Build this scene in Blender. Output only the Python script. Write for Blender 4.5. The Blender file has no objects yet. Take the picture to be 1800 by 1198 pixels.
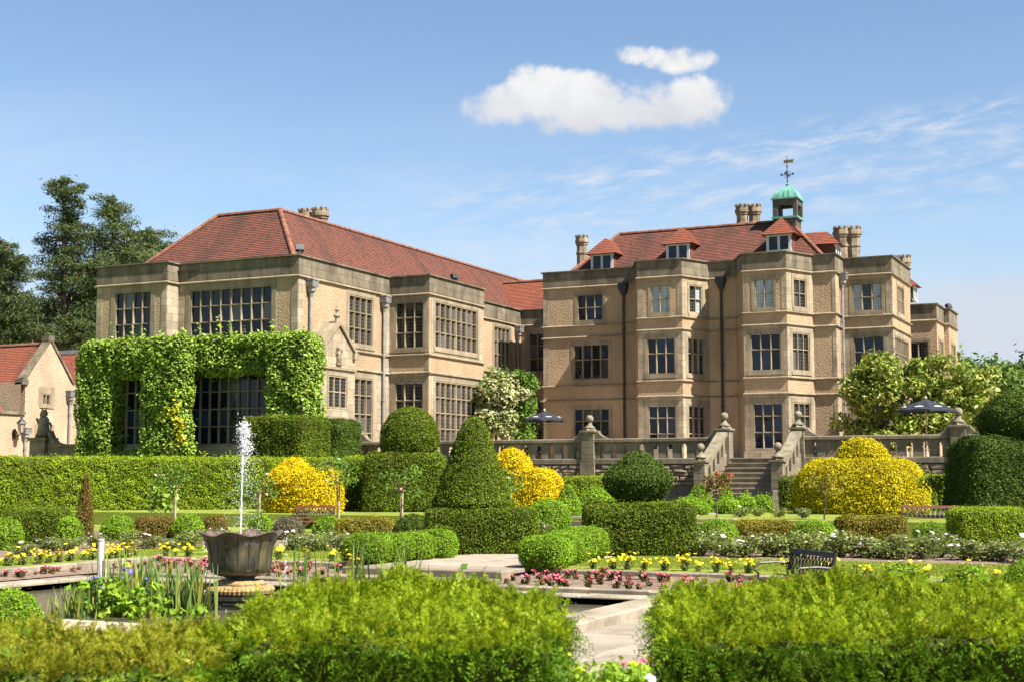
import bpy, math, random
import numpy as np
from mathutils import Vector, Matrix, noise as mnoise

random.seed(11)
rng = np.random.default_rng(11)
R = math.radians
SC = bpy.context.scene
COL = SC.collection

# ------------------------------------------------------------------ camera
# The world axes are the axes of the house and its garden; the camera stands
# at the garden end and looks 25.4 degrees left of +Y, tilted up 5.5 degrees.
PSI, TH, FPX, EYE = R(25.4), math.atan(241 / 2500.0), 2500.0, 1.65
cam = bpy.data.cameras.new('camera')
cam.lens = 50.0; cam.sensor_width = 36.0
cam.clip_start = 0.1; cam.clip_end = 6000
cam.dof.use_dof = True; cam.dof.focus_distance = 40.0; cam.dof.aperture_fstop = 5.0
cam_o = bpy.data.objects.new('camera', cam); COL.objects.link(cam_o)
cam_o.location = (0, 0, EYE)
cam_o.rotation_euler = (R(90) + TH, 0, PSI)
SC.camera = cam_o

# ------------------------------------------------------------------ light
SUN = Vector((1.0, -0.215, 1.244)).normalized()
SUN_EL = math.asin(SUN.z); SUN_AZ = math.atan2(SUN.x, SUN.y)      # from +Y towards +X
sun = bpy.data.lights.new('sun', 'SUN'); sun.energy = 5.0; sun.angle = R(0.53); sun.color = (1.0, 0.93, 0.82)
sun_o = bpy.data.objects.new('sun', sun); COL.objects.link(sun_o)
sun_o.rotation_euler = SUN.to_track_quat('Z', 'Y').to_euler()
sun_o.location = SUN * 200

SC.view_settings.view_transform = 'Standard'
SC.view_settings.look = 'None'
SC.view_settings.exposure = 1.62
SC.view_settings.gamma = 1.0
SC.view_settings.use_curve_mapping = False
SC.render.engine = 'CYCLES'
SC.cycles.max_bounces = 6; SC.cycles.diffuse_bounces = 3; SC.cycles.glossy_bounces = 2
SC.cycles.transmission_bounces = 4; SC.cycles.transparent_max_bounces = 6
SC.cycles.use_denoising = True
SC.cycles.use_adaptive_sampling = True; SC.cycles.adaptive_threshold = 0.02
SC.cycles.sample_clamp_indirect = 6.0

C_, S_ = math.cos(PSI), math.sin(PSI)
def loc(x, y): return (C_ * x - S_ * y, S_ * x + C_ * y)          # camera frame -> garden frame
def ray(u, v):
    dx, dy = (u - 900) / FPX, (599 - v) / FPX
    a = loc(dx, math.cos(TH) - dy * math.sin(TH))
    return Vector((a[0], a[1], math.sin(TH) + dy * math.cos(TH)))
def atz(u, v, z):
    r = ray(u, v); t = (z - EYE) / r.z
    return Vector((0, 0, EYE)) + r * t
def aty(u, v, Y):
    r = ray(u, v); t = Y / r.y
    return Vector((0, 0, EYE)) + r * t
def atx(u, v, X):
    r = ray(u, v); t = X / r.x
    return Vector((0, 0, EYE)) + r * t
def atd(u, v, D):
    r = ray(u, v); d = -S_ * r.x + C_ * r.y
    return Vector((0, 0, EYE)) + r * (D / d)
def ground(X, Y):
    if Y > 51: return 2.4
    if Y > 35.2: return 0.6
    return 0.2

# ------------------------------------------------------------------ world
def node(nt, t, **kw):
    n = nt.nodes.new(t)
    for k, v in kw.items():
        if k.startswith('i_'):
            n.inputs[k[2:].replace('_', ' ')].default_value = v
        else: setattr(n, k, v)
    return n
def math_n(nt, op, a, b=None, c=None, clamp=False):
    n = nt.nodes.new('ShaderNodeMath'); n.operation = op; n.use_clamp = clamp
    for i, x in enumerate((a, b, c)):
        if x is None: continue
        if isinstance(x, (int, float)): n.inputs[i].default_value = x
        else: nt.links.new(x, n.inputs[i])
    return n.outputs[0]
def vmath(nt, op, a, b=None):
    n = nt.nodes.new('ShaderNodeVectorMath'); n.operation = op
    for i, x in enumerate((a, b)):
        if x is None: continue
        if isinstance(x, (tuple, Vector)): n.inputs[i].default_value = tuple(x)
        else: nt.links.new(x, n.inputs[i])
    return n.outputs['Value'] if op in ('DOT_PRODUCT', 'LENGTH') else n.outputs[0]

W = bpy.data.worlds.new('World'); SC.world = W; W.use_nodes = True
nt = W.node_tree; nt.nodes.clear()
out = nt.nodes.new('ShaderNodeOutputWorld'); bg = nt.nodes.new('ShaderNodeBackground')
sky = nt.nodes.new('ShaderNodeTexSky'); sky.sky_type = 'NISHITA'; sky.sun_disc = False
sky.sun_elevation = SUN_EL; sky.sun_rotation = SUN_AZ
sky.altitude = 60; sky.air_density = 1.0; sky.dust_density = 0.25; sky.ozone_density = 2.1
bg.inputs['Strength'].default_value = 0.055
tc = nt.nodes.new('ShaderNodeTexCoord'); D = tc.outputs['Generated']
def mixc(nt, f, a, b):
    n = nt.nodes.new('ShaderNodeMix'); n.data_type = 'RGBA'
    for s, x in ((n.inputs[0], f), (n.inputs[6], a), (n.inputs[7], b)):
        if isinstance(x, (int, float)): s.default_value = x
        elif isinstance(x, tuple): s.default_value = x if len(x) == 4 else x + (1,)
        else: nt.links.new(x, s)
    return n.outputs[2]
def smooth(nt, x, a, b):
    n = nt.nodes.new('ShaderNodeMapRange'); n.interpolation_type = 'SMOOTHSTEP'
    nt.links.new(x, n.inputs[0]); n.inputs[1].default_value = a; n.inputs[2].default_value = b
    return n.outputs[0]
# the cumulus: a bank of lobes round one bearing of the sky
c0 = ray(1080, 175).normalized()
rt = Vector((0, 0, 1)).cross(c0).normalized() * -1; up = rt.cross(c0).normalized()
if up.z < 0: up = -up
if rt.dot(ray(1200, 175)) < 0: rt = -rt
df = vmath(nt, 'DOT_PRODUCT', D, c0)
ax = math_n(nt, 'DIVIDE', vmath(nt, 'DOT_PRODUCT', D, rt), df)
ay = math_n(nt, 'DIVIDE', vmath(nt, 'DOT_PRODUCT', D, up), df)
nz = node(nt, 'ShaderNodeTexNoise', i_Scale=34.0, i_Detail=10.0, i_Roughness=0.62); nt.links.new(D, nz.inputs['Vector'])
nz2 = node(nt, 'ShaderNodeTexNoise', i_Scale=11.0, i_Detail=4.0, i_Roughness=0.5); nt.links.new(D, nz2.inputs['Vector'])
lob = None
for (u, v, rx, ry, k) in ((888, 188, 80, 40, 1), (968, 166, 100, 52, 1), (1022, 176, 105, 60, 1), (1100, 200, 110, 36, 1),
                          (1128, 178, 55, 44, .8), (1200, 190, 55, 44, .7), (1234, 178, 50, 46, .85), (1122, 98, 46, 18, .7), (1185, 106, 70, 23, .75)):
    p = ray(u, v).normalized(); q = p.dot(c0); cx, cy = p.dot(rt) / q, p.dot(up) / q
    ex = math_n(nt, 'MULTIPLY', math_n(nt, 'SUBTRACT', ax, cx), FPX / rx)
    ey = math_n(nt, 'MULTIPLY', math_n(nt, 'SUBTRACT', ay, cy), FPX / ry)
    e = math_n(nt, 'MULTIPLY', math_n(nt, 'SUBTRACT', 1.0, math_n(nt, 'ADD', math_n(nt, 'MULTIPLY', ex, ex), math_n(nt, 'MULTIPLY', ey, ey))), k)
    lob = e if lob is None else math_n(nt, 'SMOOTH_MAX', lob, e, 0.15)
wob = math_n(nt, 'MULTIPLY', math_n(nt, 'SUBTRACT', nz.outputs[0], 0.5), 3.0)
wob2 = math_n(nt, 'MULTIPLY', math_n(nt, 'SUBTRACT', nz2.outputs[0], 0.5), 0.9)
dens = math_n(nt, 'ADD', math_n(nt, 'ADD', lob, wob), wob2)
frontal = math_n(nt, 'GREATER_THAN', df, 0.5)
cum = math_n(nt, 'MULTIPLY', smooth(nt, dens, -0.1, .72), frontal)
body = smooth(nt, math_n(nt, 'ADD', math_n(nt, 'MULTIPLY', ay, 16.0), math_n(nt, 'MULTIPLY', math_n(nt, 'SUBTRACT', nz2.outputs[0], .5), 1.6)), -0.6, 0.35)
ccol = mixc(nt, body, (4.05, 4.2, 4.5, 1), (5.5, 5.5, 5.5, 1))
ccol = mixc(nt, smooth(nt, nz.outputs[0], .35, .62), (4.7, 4.8, 5.0, 1), ccol)
# thin high cirrus, drawn out across the sky in long wisps
mp = nt.nodes.new('ShaderNodeMapping'); mp.vector_type = 'TEXTURE'
mp.inputs['Rotation'].default_value = (R(10), R(-9), R(20)); mp.inputs['Scale'].default_value = (1.0, .8, 0.2)
nt.links.new(D, mp.inputs['Vector'])
cz = node(nt, 'ShaderNodeTexNoise', i_Scale=3.3, i_Detail=9.0, i_Roughness=0.62, i_Distortion=0.5); nt.links.new(mp.outputs[0], cz.inputs['Vector'])
cw = node(nt, 'ShaderNodeTexNoise', i_Scale=1.5, i_Detail=2.0); nt.links.new(mp.outputs[0], cw.inputs['Vector'])
sep = nt.nodes.new('ShaderNodeSeparateXYZ'); nt.links.new(D, sep.inputs[0])
band = math_n(nt, 'MULTIPLY', smooth(nt, sep.outputs[2], 0.0, 0.06), math_n(nt, 'SUBTRACT', 1.0, smooth(nt, sep.outputs[2], 0.14, 0.30)))
cir = math_n(nt, 'MULTIPLY', math_n(nt, 'MULTIPLY', smooth(nt, math_n(nt, 'ADD', cz.outputs[0], math_n(nt, 'MULTIPLY', cw.outputs[0], .5)), 0.62, 1.02), band), 0.45)
lowb = math_n(nt, 'MULTIPLY', math_n(nt, 'SUBTRACT', 1.0, smooth(nt, sep.outputs[2], 0.07, 0.19)), 0.75)
skc = mixc(nt, lowb, sky.outputs[0], (3.55, 4.05, 4.75, 1))
skc = mixc(nt, cir, skc, (4.6, 5.0, 5.5, 1))
# a long bank of broken high cloud climbing to the right
mq = nt.nodes.new('ShaderNodeCombineXYZ'); tl = math_n(nt, 'SUBTRACT', ay, math_n(nt, 'MULTIPLY', ax, .142))
nt.links.new(math_n(nt, 'MULTIPLY', ax, 9.0), mq.inputs[0]); nt.links.new(math_n(nt, 'MULTIPLY', tl, 34.0), mq.inputs[1])
pz = node(nt, 'ShaderNodeTexNoise', i_Scale=3.2, i_Detail=9.0, i_Roughness=0.66, i_Distortion=.3); nt.links.new(mq.outputs[0], pz.inputs['Vector'])
def ridge(c, w): return math_n(nt, 'SUBTRACT', 1.0, math_n(nt, 'MINIMUM', math_n(nt, 'ABSOLUTE', math_n(nt, 'DIVIDE', math_n(nt, 'SUBTRACT', tl, c), w)), 1.0))
bnd = math_n(nt, 'MAXIMUM', ridge(-.052, .020), math_n(nt, 'MULTIPLY', ridge(-.082, .045), .8))
bnd = math_n(nt, 'MULTIPLY', math_n(nt, 'MULTIPLY', bnd, smooth(nt, ax, -.24, -.02)), frontal)
skc = mixc(nt, math_n(nt, 'MULTIPLY', math_n(nt, 'MULTIPLY', smooth(nt, pz.outputs[0], .40, .72), bnd), .9), skc, (4.5, 4.8, 5.3, 1))
rl_ = ray(1850, 560).normalized(); q_ = rl_.dot(c0); ex = math_n(nt, 'MULTIPLY', math_n(nt, 'SUBTRACT', ax, rl_.dot(rt) / q_), FPX / 330); ey = math_n(nt, 'MULTIPLY', math_n(nt, 'SUBTRACT', ay, rl_.dot(up) / q_), FPX / 85)
far_ = math_n(nt, 'ADD', math_n(nt, 'SUBTRACT', 1.0, math_n(nt, 'ADD', math_n(nt, 'MULTIPLY', ex, ex), math_n(nt, 'MULTIPLY', ey, ey))), math_n(nt, 'MULTIPLY', math_n(nt, 'SUBTRACT', pz.outputs[0], .5), 1.2))
skc = mixc(nt, math_n(nt, 'MULTIPLY', math_n(nt, 'MULTIPLY', smooth(nt, far_, -.2, .8), frontal), .75), skc, (4.1, 4.25, 4.75, 1))
skc = mixc(nt, cum, skc, ccol)
nt.links.new(skc, bg.inputs['Color']); nt.links.new(bg.outputs[0], out.inputs['Surface'])

# ------------------------------------------------------------------ materials
MAT = {}
def new_mat(name):
    m = bpy.data.materials.new(name); m.use_nodes = True
    nt = m.node_tree; b = nt.nodes['Principled BSDF']
    MAT[name] = m
    return m, nt, b
def ramp(nt, fac, stops):
    n = nt.nodes.new('ShaderNodeValToRGB'); e = n.color_ramp.elements
    while len(e) < len(stops): e.new(0.5)
    for i, (p, c) in enumerate(stops): e[i].position = p; e[i].color = tuple(c) + (1,)
    nt.links.new(fac, n.inputs[0]); return n.outputs[0]
def pos(nt): return nt.nodes.new('ShaderNodeNewGeometry').outputs['Position']
def noise_n(nt, vec, scale, detail=4, rough=.55, dist=0):
    n = node(nt, 'ShaderNodeTexNoise', i_Scale=scale, i_Detail=detail, i_Roughness=rough, i_Distortion=dist)
    nt.links.new(vec, n.inputs['Vector']); return n.outputs[0]
def scaled(nt, vec, s):
    return vmath(nt, 'MULTIPLY', vec, s)
def bump(nt, b, h, strength=.3, dist=.02):
    n = nt.nodes.new('ShaderNodeBump'); n.inputs['Strength'].default_value = strength; n.inputs['Distance'].default_value = dist
    nt.links.new(h, n.inputs['Height']); nt.links.new(n.outputs[0], b.inputs['Normal'])
def mul(nt, col, f, lo, hi):
    v = nt.nodes.new('ShaderNodeMapRange'); nt.links.new(f, v.inputs[0])
    v.inputs[1].default_value = .3; v.inputs[2].default_value = .7; v.inputs[3].default_value = lo; v.inputs[4].default_value = hi
    n = nt.nodes.new('ShaderNodeVectorMath'); n.operation = 'SCALE'
    nt.links.new(col, n.inputs[0]); nt.links.new(v.outputs[0], n.inputs['Scale']); return n.outputs[0]

def leaf_mat(name, cols, trans=.3, rough=.6, patch=(.75, 1.2), pscale=1.2, spec=.15, tired=0):
    m, nt, b = new_mat(name)
    g = nt.nodes.new('ShaderNodeNewGeometry')
    k = len(cols); c = ramp(nt, g.outputs['Random Per Island'], [(i / (k - 1), cols[i]) for i in range(k)])
    c = mul(nt, c, noise_n(nt, g.outputs['Position'], pscale, 3), *patch)
    if tired: c = mixc(nt, math_n(nt, 'MULTIPLY', smooth(nt, noise_n(nt, g.outputs['Position'], 1.9, 4, .6), .56, .74), tired), c, (.15, .105, .022, 1))
    nt.links.new(c, b.inputs['Base Color']); b.inputs['Roughness'].default_value = rough
    b.inputs['Specular IOR Level'].default_value = spec
    t = nt.nodes.new('ShaderNodeBsdfTranslucent'); nt.links.new(c, t.inputs[0])
    mx = nt.nodes.new('ShaderNodeMixShader'); mx.inputs[0].default_value = trans
    nt.links.new(b.outputs[0], mx.inputs[1]); nt.links.new(t.outputs[0], mx.inputs[2])
    nt.links.new(mx.outputs[0], nt.nodes['Material Output'].inputs[0])
    return m
def plain(name, col, rough=.7, metal=0, nscale=6, var=.25, bmp=0, spec=.4):
    m, nt, b = new_mat(name)
    rgb = nt.nodes.new('ShaderNodeRGB'); rgb.outputs[0].default_value = tuple(col) + (1,)
    p = pos(nt); n = noise_n(nt, p, nscale, 5)
    c = mul(nt, rgb.outputs[0], n, 1 - var, 1 + var)
    nt.links.new(c, b.inputs['Base Color']); b.inputs['Roughness'].default_value = rough
    b.inputs['Metallic'].default_value = metal; b.inputs['Specular IOR Level'].default_value = spec
    if bmp: bump(nt, b, noise_n(nt, p, nscale * 4, 4), bmp, .02)
    return m
def wall_uv(nt):
    s = nt.nodes.new('ShaderNodeSeparateXYZ'); nt.links.new(pos(nt), s.inputs[0])
    c = nt.nodes.new('ShaderNodeCombineXYZ')
    nt.links.new(math_n(nt, 'ADD', s.outputs[0], s.outputs[1]), c.inputs[0]); nt.links.new(s.outputs[2], c.inputs[1])
    return c.outputs[0]
def ashlar(name, c1, c2, stain=(.55, 1.1), bw=.62, bh=.31, joint=.012):
    m, nt, b = new_mat(name); p = pos(nt); uv = wall_uv(nt)
    br = nt.nodes.new('ShaderNodeTexBrick'); nt.links.new(uv, br.inputs['Vector'])
    br.inputs['Color1'].default_value = c1 + (1,); br.inputs['Color2'].default_value = c2 + (1,)
    br.inputs['Mortar'].default_value = tuple(x * .76 for x in c1) + (1,)
    br.inputs['Scale'].default_value = 1; br.inputs['Mortar Size'].default_value = joint; br.inputs['Mortar Smooth'].default_value = .4
    br.inputs['Brick Width'].default_value = bw; br.inputs['Row Height'].default_value = bh
    c = mul(nt, br.outputs['Color'], noise_n(nt, scaled(nt, p, (1.2, 1.2, .45)), 1.6, 6, .65), *stain)
    c = mul(nt, c, noise_n(nt, p, 14, 4), .88, 1.1)
    nt.links.new(c, b.inputs['Base Color']); b.inputs['Roughness'].default_value = .9; b.inputs['Specular IOR Level'].default_value = .2
    bump(nt, b, noise_n(nt, p, 30, 4), .25, .01)
    return m
def roughcast(name, c1, c2):
    m, nt, b = new_mat(name); p = pos(nt)
    f = noise_n(nt, p, 26, 6, .75); v = nt.nodes.new('ShaderNodeTexVoronoi'); v.inputs['Scale'].default_value = 17; nt.links.new(p, v.inputs['Vector'])
    c = ramp(nt, f, [(.3, c1), (.7, c2)])
    c = mul(nt, c, noise_n(nt, scaled(nt, p, (1, 1, .5)), .9, 5, .6), .8, 1.14)
    c = mul(nt, c, v.outputs['Distance'], 1.08, .86)
    nt.links.new(c, b.inputs['Base Color']); b.inputs['Roughness'].default_value = .95; b.inputs['Specular IOR Level'].default_value = .1
    bump(nt, b, math_n(nt, 'ADD', f, math_n(nt, 'MULTIPLY', v.outputs['Distance'], -.8)), .7, .04)
    return m

ashlar('stone_dressing', (.25, .205, .147), (.36, .295, .21), (.62, 1.14), joint=.014)
ashlar('stone_parapet', (.130, .110, .078), (.175, .146, .104), (.38, 1.25), .9, .36, .018)
ashlar('stone_trim', (.235, .19, .128), (.275, .225, .155), (.55, 1.15), .9, .5, .006)
roughcast('lodge_render', (.36, .262, .18), (.43, .32, .228))
roughcast('roughcast', (.285, .200, .122), (.39, .286, .185))
ashlar('stone_terrace', (.165, .138, .098), (.215, .178, .126), (.5, 1.25), .8, .3)
plain('stone_ball', (.165, .145, .10), .95, nscale=4, var=.4, bmp=.4, spec=.2)
plain('stone_rubble', (.20, .155, .11), .95, nscale=5, var=.45, bmp=.5, spec=.2)
plain('mortar', (.14, .115, .085), .95, nscale=8, var=.3)
plain('chimney_stone', (.19, .148, .10), .95, nscale=2.5, var=.45, bmp=.3)
plain('lead_pipe', (.19, .185, .19), .55, nscale=3, var=.25)
plain('black_iron', (.018, .019, .022), .5, nscale=3, var=.3)
plain('white_paint', (.45, .45, .44), .5, nscale=4, var=.08)
plain('lead_grey', (.24, .25, .26), .6, nscale=2, var=.2)
plain('verdigris', (.085, .24, .195), .7, nscale=3, var=.3)
plain('dark_oak', (.06, .05, .04), .7, nscale=4, var=.3)
plain('gilt', (.16, .125, .05), .5, .3)
plain('soil', (.15, .105, .075), .98, nscale=9, var=.45, bmp=.8)
plain('bark', (.10, .072, .05), .95, nscale=7, var=.4, bmp=.6)
plain('stem_green', (.10, .12, .04), .8, nscale=7, var=.3)
plain('stake_wood', (.34, .27, .18), .9, nscale=7, var=.3)
plain('inner_twigs', (.040, .046, .012), 1, nscale=5, var=.4, spec=0)  # olive brown of the twigs inside hedges and ivy
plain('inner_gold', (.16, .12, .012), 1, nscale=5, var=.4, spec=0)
plain('curtain', (.50, .54, .58), .9, nscale=9, var=.2)
plain('navy_canvas', (.014, .017, .028), .75, nscale=3, var=.15)
plain('white_print', (.7, .7, .7), .8, nscale=3, var=.05)
plain('bench_red', (.115, .033, .017), .5, nscale=6, var=.3)
plain('bench_dark', (.022, .017, .016), .5, nscale=6, var=.3)
plain('petal_white', (.52, .50, .46), .7, nscale=9, var=.12)
plain('petal_pink', (.62, .10, .16), .6, nscale=14, var=.45)
plain('petal_blush', (.72, .42, .38), .7, nscale=9, var=.2)
plain('petal_red', (.55, .022, .010), .6, nscale=9, var=.3)
plain('petal_yellow', (.62, .50, .006), .7, nscale=14, var=.18)
plain('petal_violet', (.16, .16, .58), .7, nscale=9, var=.3)
plain('petal_cream', (.56, .54, .34), .8, nscale=9, var=.2)

def paving(name, c, v=.22):
    m, nt, b = new_mat(name); p = pos(nt); o = nt.nodes.new('ShaderNodeObjectInfo')
    rgb = nt.nodes.new('ShaderNodeRGB'); rgb.outputs[0].default_value = c + (1,)
    q = mul(nt, rgb.outputs[0], o.outputs['Random'], .82, 1.06)
    q = mul(nt, q, noise_n(nt, p, 2.2, 6, .65), 1 - v, 1 + v)
    q = mul(nt, q, noise_n(nt, p, 25, 4, .6), .84, 1.08)
    nt.links.new(q, b.inputs['Base Color']); b.inputs['Roughness'].default_value = .92; b.inputs['Specular IOR Level'].default_value = .15
    bump(nt, b, noise_n(nt, p, 18, 5, .65), .35, .015); return m
paving('paving_stone', (.262, .222, .175))
paving('rim_stone', (.235, .20, .15), .4)
paving('step_stone', (.195, .162, .115), .35)

def tile_mat(name, a, b_, dark, orange):
    m, nt, b = new_mat(name)
    uvn = nt.nodes.new('ShaderNodeUVMap'); uv = uvn.outputs[0]; p = pos(nt)
    br = nt.nodes.new('ShaderNodeTexBrick'); nt.links.new(uv, br.inputs['Vector'])
    br.inputs['Color1'].default_value = a + (1,); br.inputs['Color2'].default_value = b_ + (1,); br.inputs['Mortar'].default_value = dark + (1,)
    br.inputs['Scale'].default_value = 1; br.inputs['Brick Width'].default_value = .17; br.inputs['Row Height'].default_value = .12
    br.inputs['Mortar Size'].default_value = .010; br.inputs['Mortar Smooth'].default_value = .2; br.inputs['Bias'].default_value = -.1
    wn = nt.nodes.new('ShaderNodeTexWhiteNoise')
    s = nt.nodes.new('ShaderNodeSeparateXYZ'); nt.links.new(uv, s.inputs[0]); cb = nt.nodes.new('ShaderNodeCombineXYZ')
    nt.links.new(math_n(nt, 'FLOOR', math_n(nt, 'DIVIDE', s.outputs[0], .17)), cb.inputs[0]); nt.links.new(math_n(nt, 'FLOOR', math_n(nt, 'DIVIDE', s.outputs[1], .12)), cb.inputs[1])
    nt.links.new(cb.outputs[0], wn.inputs[0])
    c = mixc(nt, math_n(nt, 'MULTIPLY', smooth(nt, wn.outputs[0], .55, 1.0), .6), br.outputs['Color'], dark)
    big = noise_n(nt, scaled(nt, uv, (1.0, .5, 1)), .75, 5, .6)
    c = mixc(nt, math_n(nt, 'MULTIPLY', smooth(nt, big, .46, .72), .75), c, dark)
    c = mixc(nt, math_n(nt, 'MULTIPLY', smooth(nt, noise_n(nt, uv, 2.0, 5, .7), .56, .75), .55), c, orange)
    nt.links.new(c, b.inputs['Base Color']); b.inputs['Roughness'].default_value = .9; b.inputs['Specular IOR Level'].default_value = .15
    bump(nt, b, noise_n(nt, p, 22, 4), .3, .012); return m
tile_mat('roof_tile', (.162, .058, .040), (.120, .049, .036), (.054, .035, .030), (.21, .092, .05))
tile_mat('roof_tile_new', (.235, .070, .040), (.190, .060, .036), (.11, .048, .034), (.25, .095, .048))
plain('ridge_tile', (.165, .068, .042), .9, nscale=3, var=.4)

m, nt, b = new_mat('pane_glass'); oi = nt.nodes.new('ShaderNodeObjectInfo')
nt.links.new(ramp(nt, oi.outputs['Random'], [(0, (.004, .005, .006)), (.45, (.006, .009, .014)), (.7, (.010, .020, .038)), (.86, (.016, .03, .055)), (1, (.09, .10, .10))]), b.inputs['Base Color'])  # bluish stops paint sky reflection into random panes; palest stop is curtained glass
b.inputs['Roughness'].default_value = .05; b.inputs['Specular IOR Level'].default_value = .36
bump(nt, b, noise_n(nt, pos(nt), .9, 3), .45, .12)
def leaded(name, base, lead, gx=.115, gz=.15, w=.014):
    m, nt, b = new_mat(name)
    o = nt.nodes.new('ShaderNodeTexCoord'); s = nt.nodes.new('ShaderNodeSeparateXYZ'); nt.links.new(o.outputs['Object'], s.inputs[0])
    fx = math_n(nt, 'PINGPONG', s.outputs[0], gx / 2); fz = math_n(nt, 'PINGPONG', s.outputs[2], gz / 2)
    ln = math_n(nt, 'MAXIMUM', math_n(nt, 'LESS_THAN', fx, w / 2), math_n(nt, 'LESS_THAN', fz, w / 2))
    oi = nt.nodes.new('ShaderNodeObjectInfo'); base = mixc(nt, smooth(nt, oi.outputs['Random'], .74, 1.0), base, tuple(min(1, x * 1.1 + .065) for x in base[:3]))
    c = mixc(nt, ln, base, lead); nt.links.new(c, b.inputs['Base Color'])
    b.inputs['Roughness'].default_value = .09; b.inputs['Specular IOR Level'].default_value = .42
    bump(nt, b, math_n(nt, 'ADD', noise_n(nt, pos(nt), 2.5, 2), math_n(nt, 'MULTIPLY', ln, .4)), .12, .05); return m
leaded('pane_leaded', (.010, .011, .013, 1), (.085, .08, .072, 1), w=.016)
leaded('pane_curtained', (.27, .33, .37, 1), (.10, .11, .12, 1))

# foliage colours
leaf_mat('leaf_yew', [(0.058, 0.092, 0.0060), (0.106, 0.159, 0.0094), (0.176, 0.236, 0.0161)], .32, tired=.4, patch=(.66, 1.25))
leaf_mat('leaf_yew_dark', [(0.029, 0.057, 0.0070), (0.057, 0.100, 0.0102), (0.102, 0.156, 0.0173)], .26, tired=.4, patch=(.66, 1.25))
leaf_mat('leaf_hedge', [(0.124, 0.190, 0.0091), (0.211, 0.302, 0.0130), (0.320, 0.407, 0.0221)], .36, tired=.4, patch=(.66, 1.25))
leaf_mat('leaf_box', [(0.088, 0.179, 0.0101), (0.162, 0.290, 0.0144), (0.259, 0.408, 0.0230)], .3, tired=.4, patch=(.66, 1.25))
leaf_mat('leaf_gold', [(.42, .29, .002), (.62, .47, .003), (.80, .64, .005)], .26, patch=(.8, 1.12))
leaf_mat('leaf_gold_green', [(.28, .235, .003), (.46, .39, .004), (.62, .55, .006)], .26, patch=(.75, 1.15))
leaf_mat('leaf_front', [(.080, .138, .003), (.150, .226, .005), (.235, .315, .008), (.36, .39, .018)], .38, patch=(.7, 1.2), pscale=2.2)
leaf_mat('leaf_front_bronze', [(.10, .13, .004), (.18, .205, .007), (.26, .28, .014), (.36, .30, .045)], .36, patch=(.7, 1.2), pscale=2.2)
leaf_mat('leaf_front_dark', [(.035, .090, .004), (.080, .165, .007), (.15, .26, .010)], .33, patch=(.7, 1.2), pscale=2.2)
leaf_mat('leaf_ivy', [(.090, .165, .014), (.165, .27, .022), (.25, .365, .045), (.30, .41, .085)], .26, .4, spec=.2)
leaf_mat('leaf_ivy_yellow', [(0.340, 0.347, 0.0236), (0.544, 0.455, 0.0276), (0.680, 0.541, 0.0315)], .3)
leaf_mat('leaf_magnolia', [(.070, .120, .010), (.145, .210, .018), (.24, .29, .045), (.28, .25, .05)], .2, .45, spec=.3)
leaf_mat('leaf_climber', [(0.051, 0.113, 0.0142), (0.097, 0.179, 0.0221), (0.159, 0.249, 0.0355)], .26)
leaf_mat('leaf_cream', [(.27, .27, .12), (.40, .385, .19), (.50, .475, .27)], .26)
leaf_mat('leaf_rose', [(0.078, 0.129, 0.0225), (0.132, 0.192, 0.0338), (0.210, 0.255, 0.0562), (0.233, 0.163, 0.0562)], .32, .42, spec=.45)
leaf_mat('leaf_brown', [(.10, .060, .014), (.165, .100, .022), (.15, .150, .024)], .25)
leaf_mat('leaf_grey', [(0.105, 0.089, 0.0630), (0.158, 0.131, 0.0893), (0.137, 0.137, 0.0578)], .25)
leaf_mat('leaf_bronze', [(0.147, 0.108, 0.0126), (0.215, 0.168, 0.0173), (0.182, 0.206, 0.0197)], .25)
leaf_mat('leaf_pine', [(.024, .042, .014), (.050, .074, .022), (.090, .112, .032)], .15, .5, patch=(.65, 1.35), pscale=.35)
leaf_mat('leaf_pine_light', [(.028, .050, .015), (.058, .086, .024), (.10, .126, .036)], .15, .5, patch=(.65, 1.35), pscale=.35)
leaf_mat('leaf_far', [(0.045, 0.092, 0.0158), (0.085, 0.151, 0.0236), (0.137, 0.206, 0.0355)], .2, patch=(.65, 1.3), pscale=.35)
leaf_mat('leaf_far_dark', [(0.018, 0.037, 0.0110), (0.037, 0.063, 0.0158), (0.057, 0.086, 0.0236)], .15)
leaf_mat('leaf_iris', [(0.085, 0.156, 0.0355), (0.130, 0.216, 0.0512), (0.182, 0.271, 0.0551), (0.340, 0.271, 0.0473)], .3)
leaf_mat('leaf_begonia', [(0.116, 0.058, 0.0368), (0.126, 0.100, 0.0315), (0.074, 0.116, 0.0315)], .25)
leaf_mat('leaf_water_plant', [(0.102, 0.194, 0.0126), (0.182, 0.314, 0.0189), (0.272, 0.390, 0.0315)], .35)
leaf_mat('grass_blade', [(0.155, 0.213, 0.0206), (0.230, 0.290, 0.0319), (0.310, 0.348, 0.0562)], .35, patch=(.85, 1.12), pscale=.8)

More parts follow.
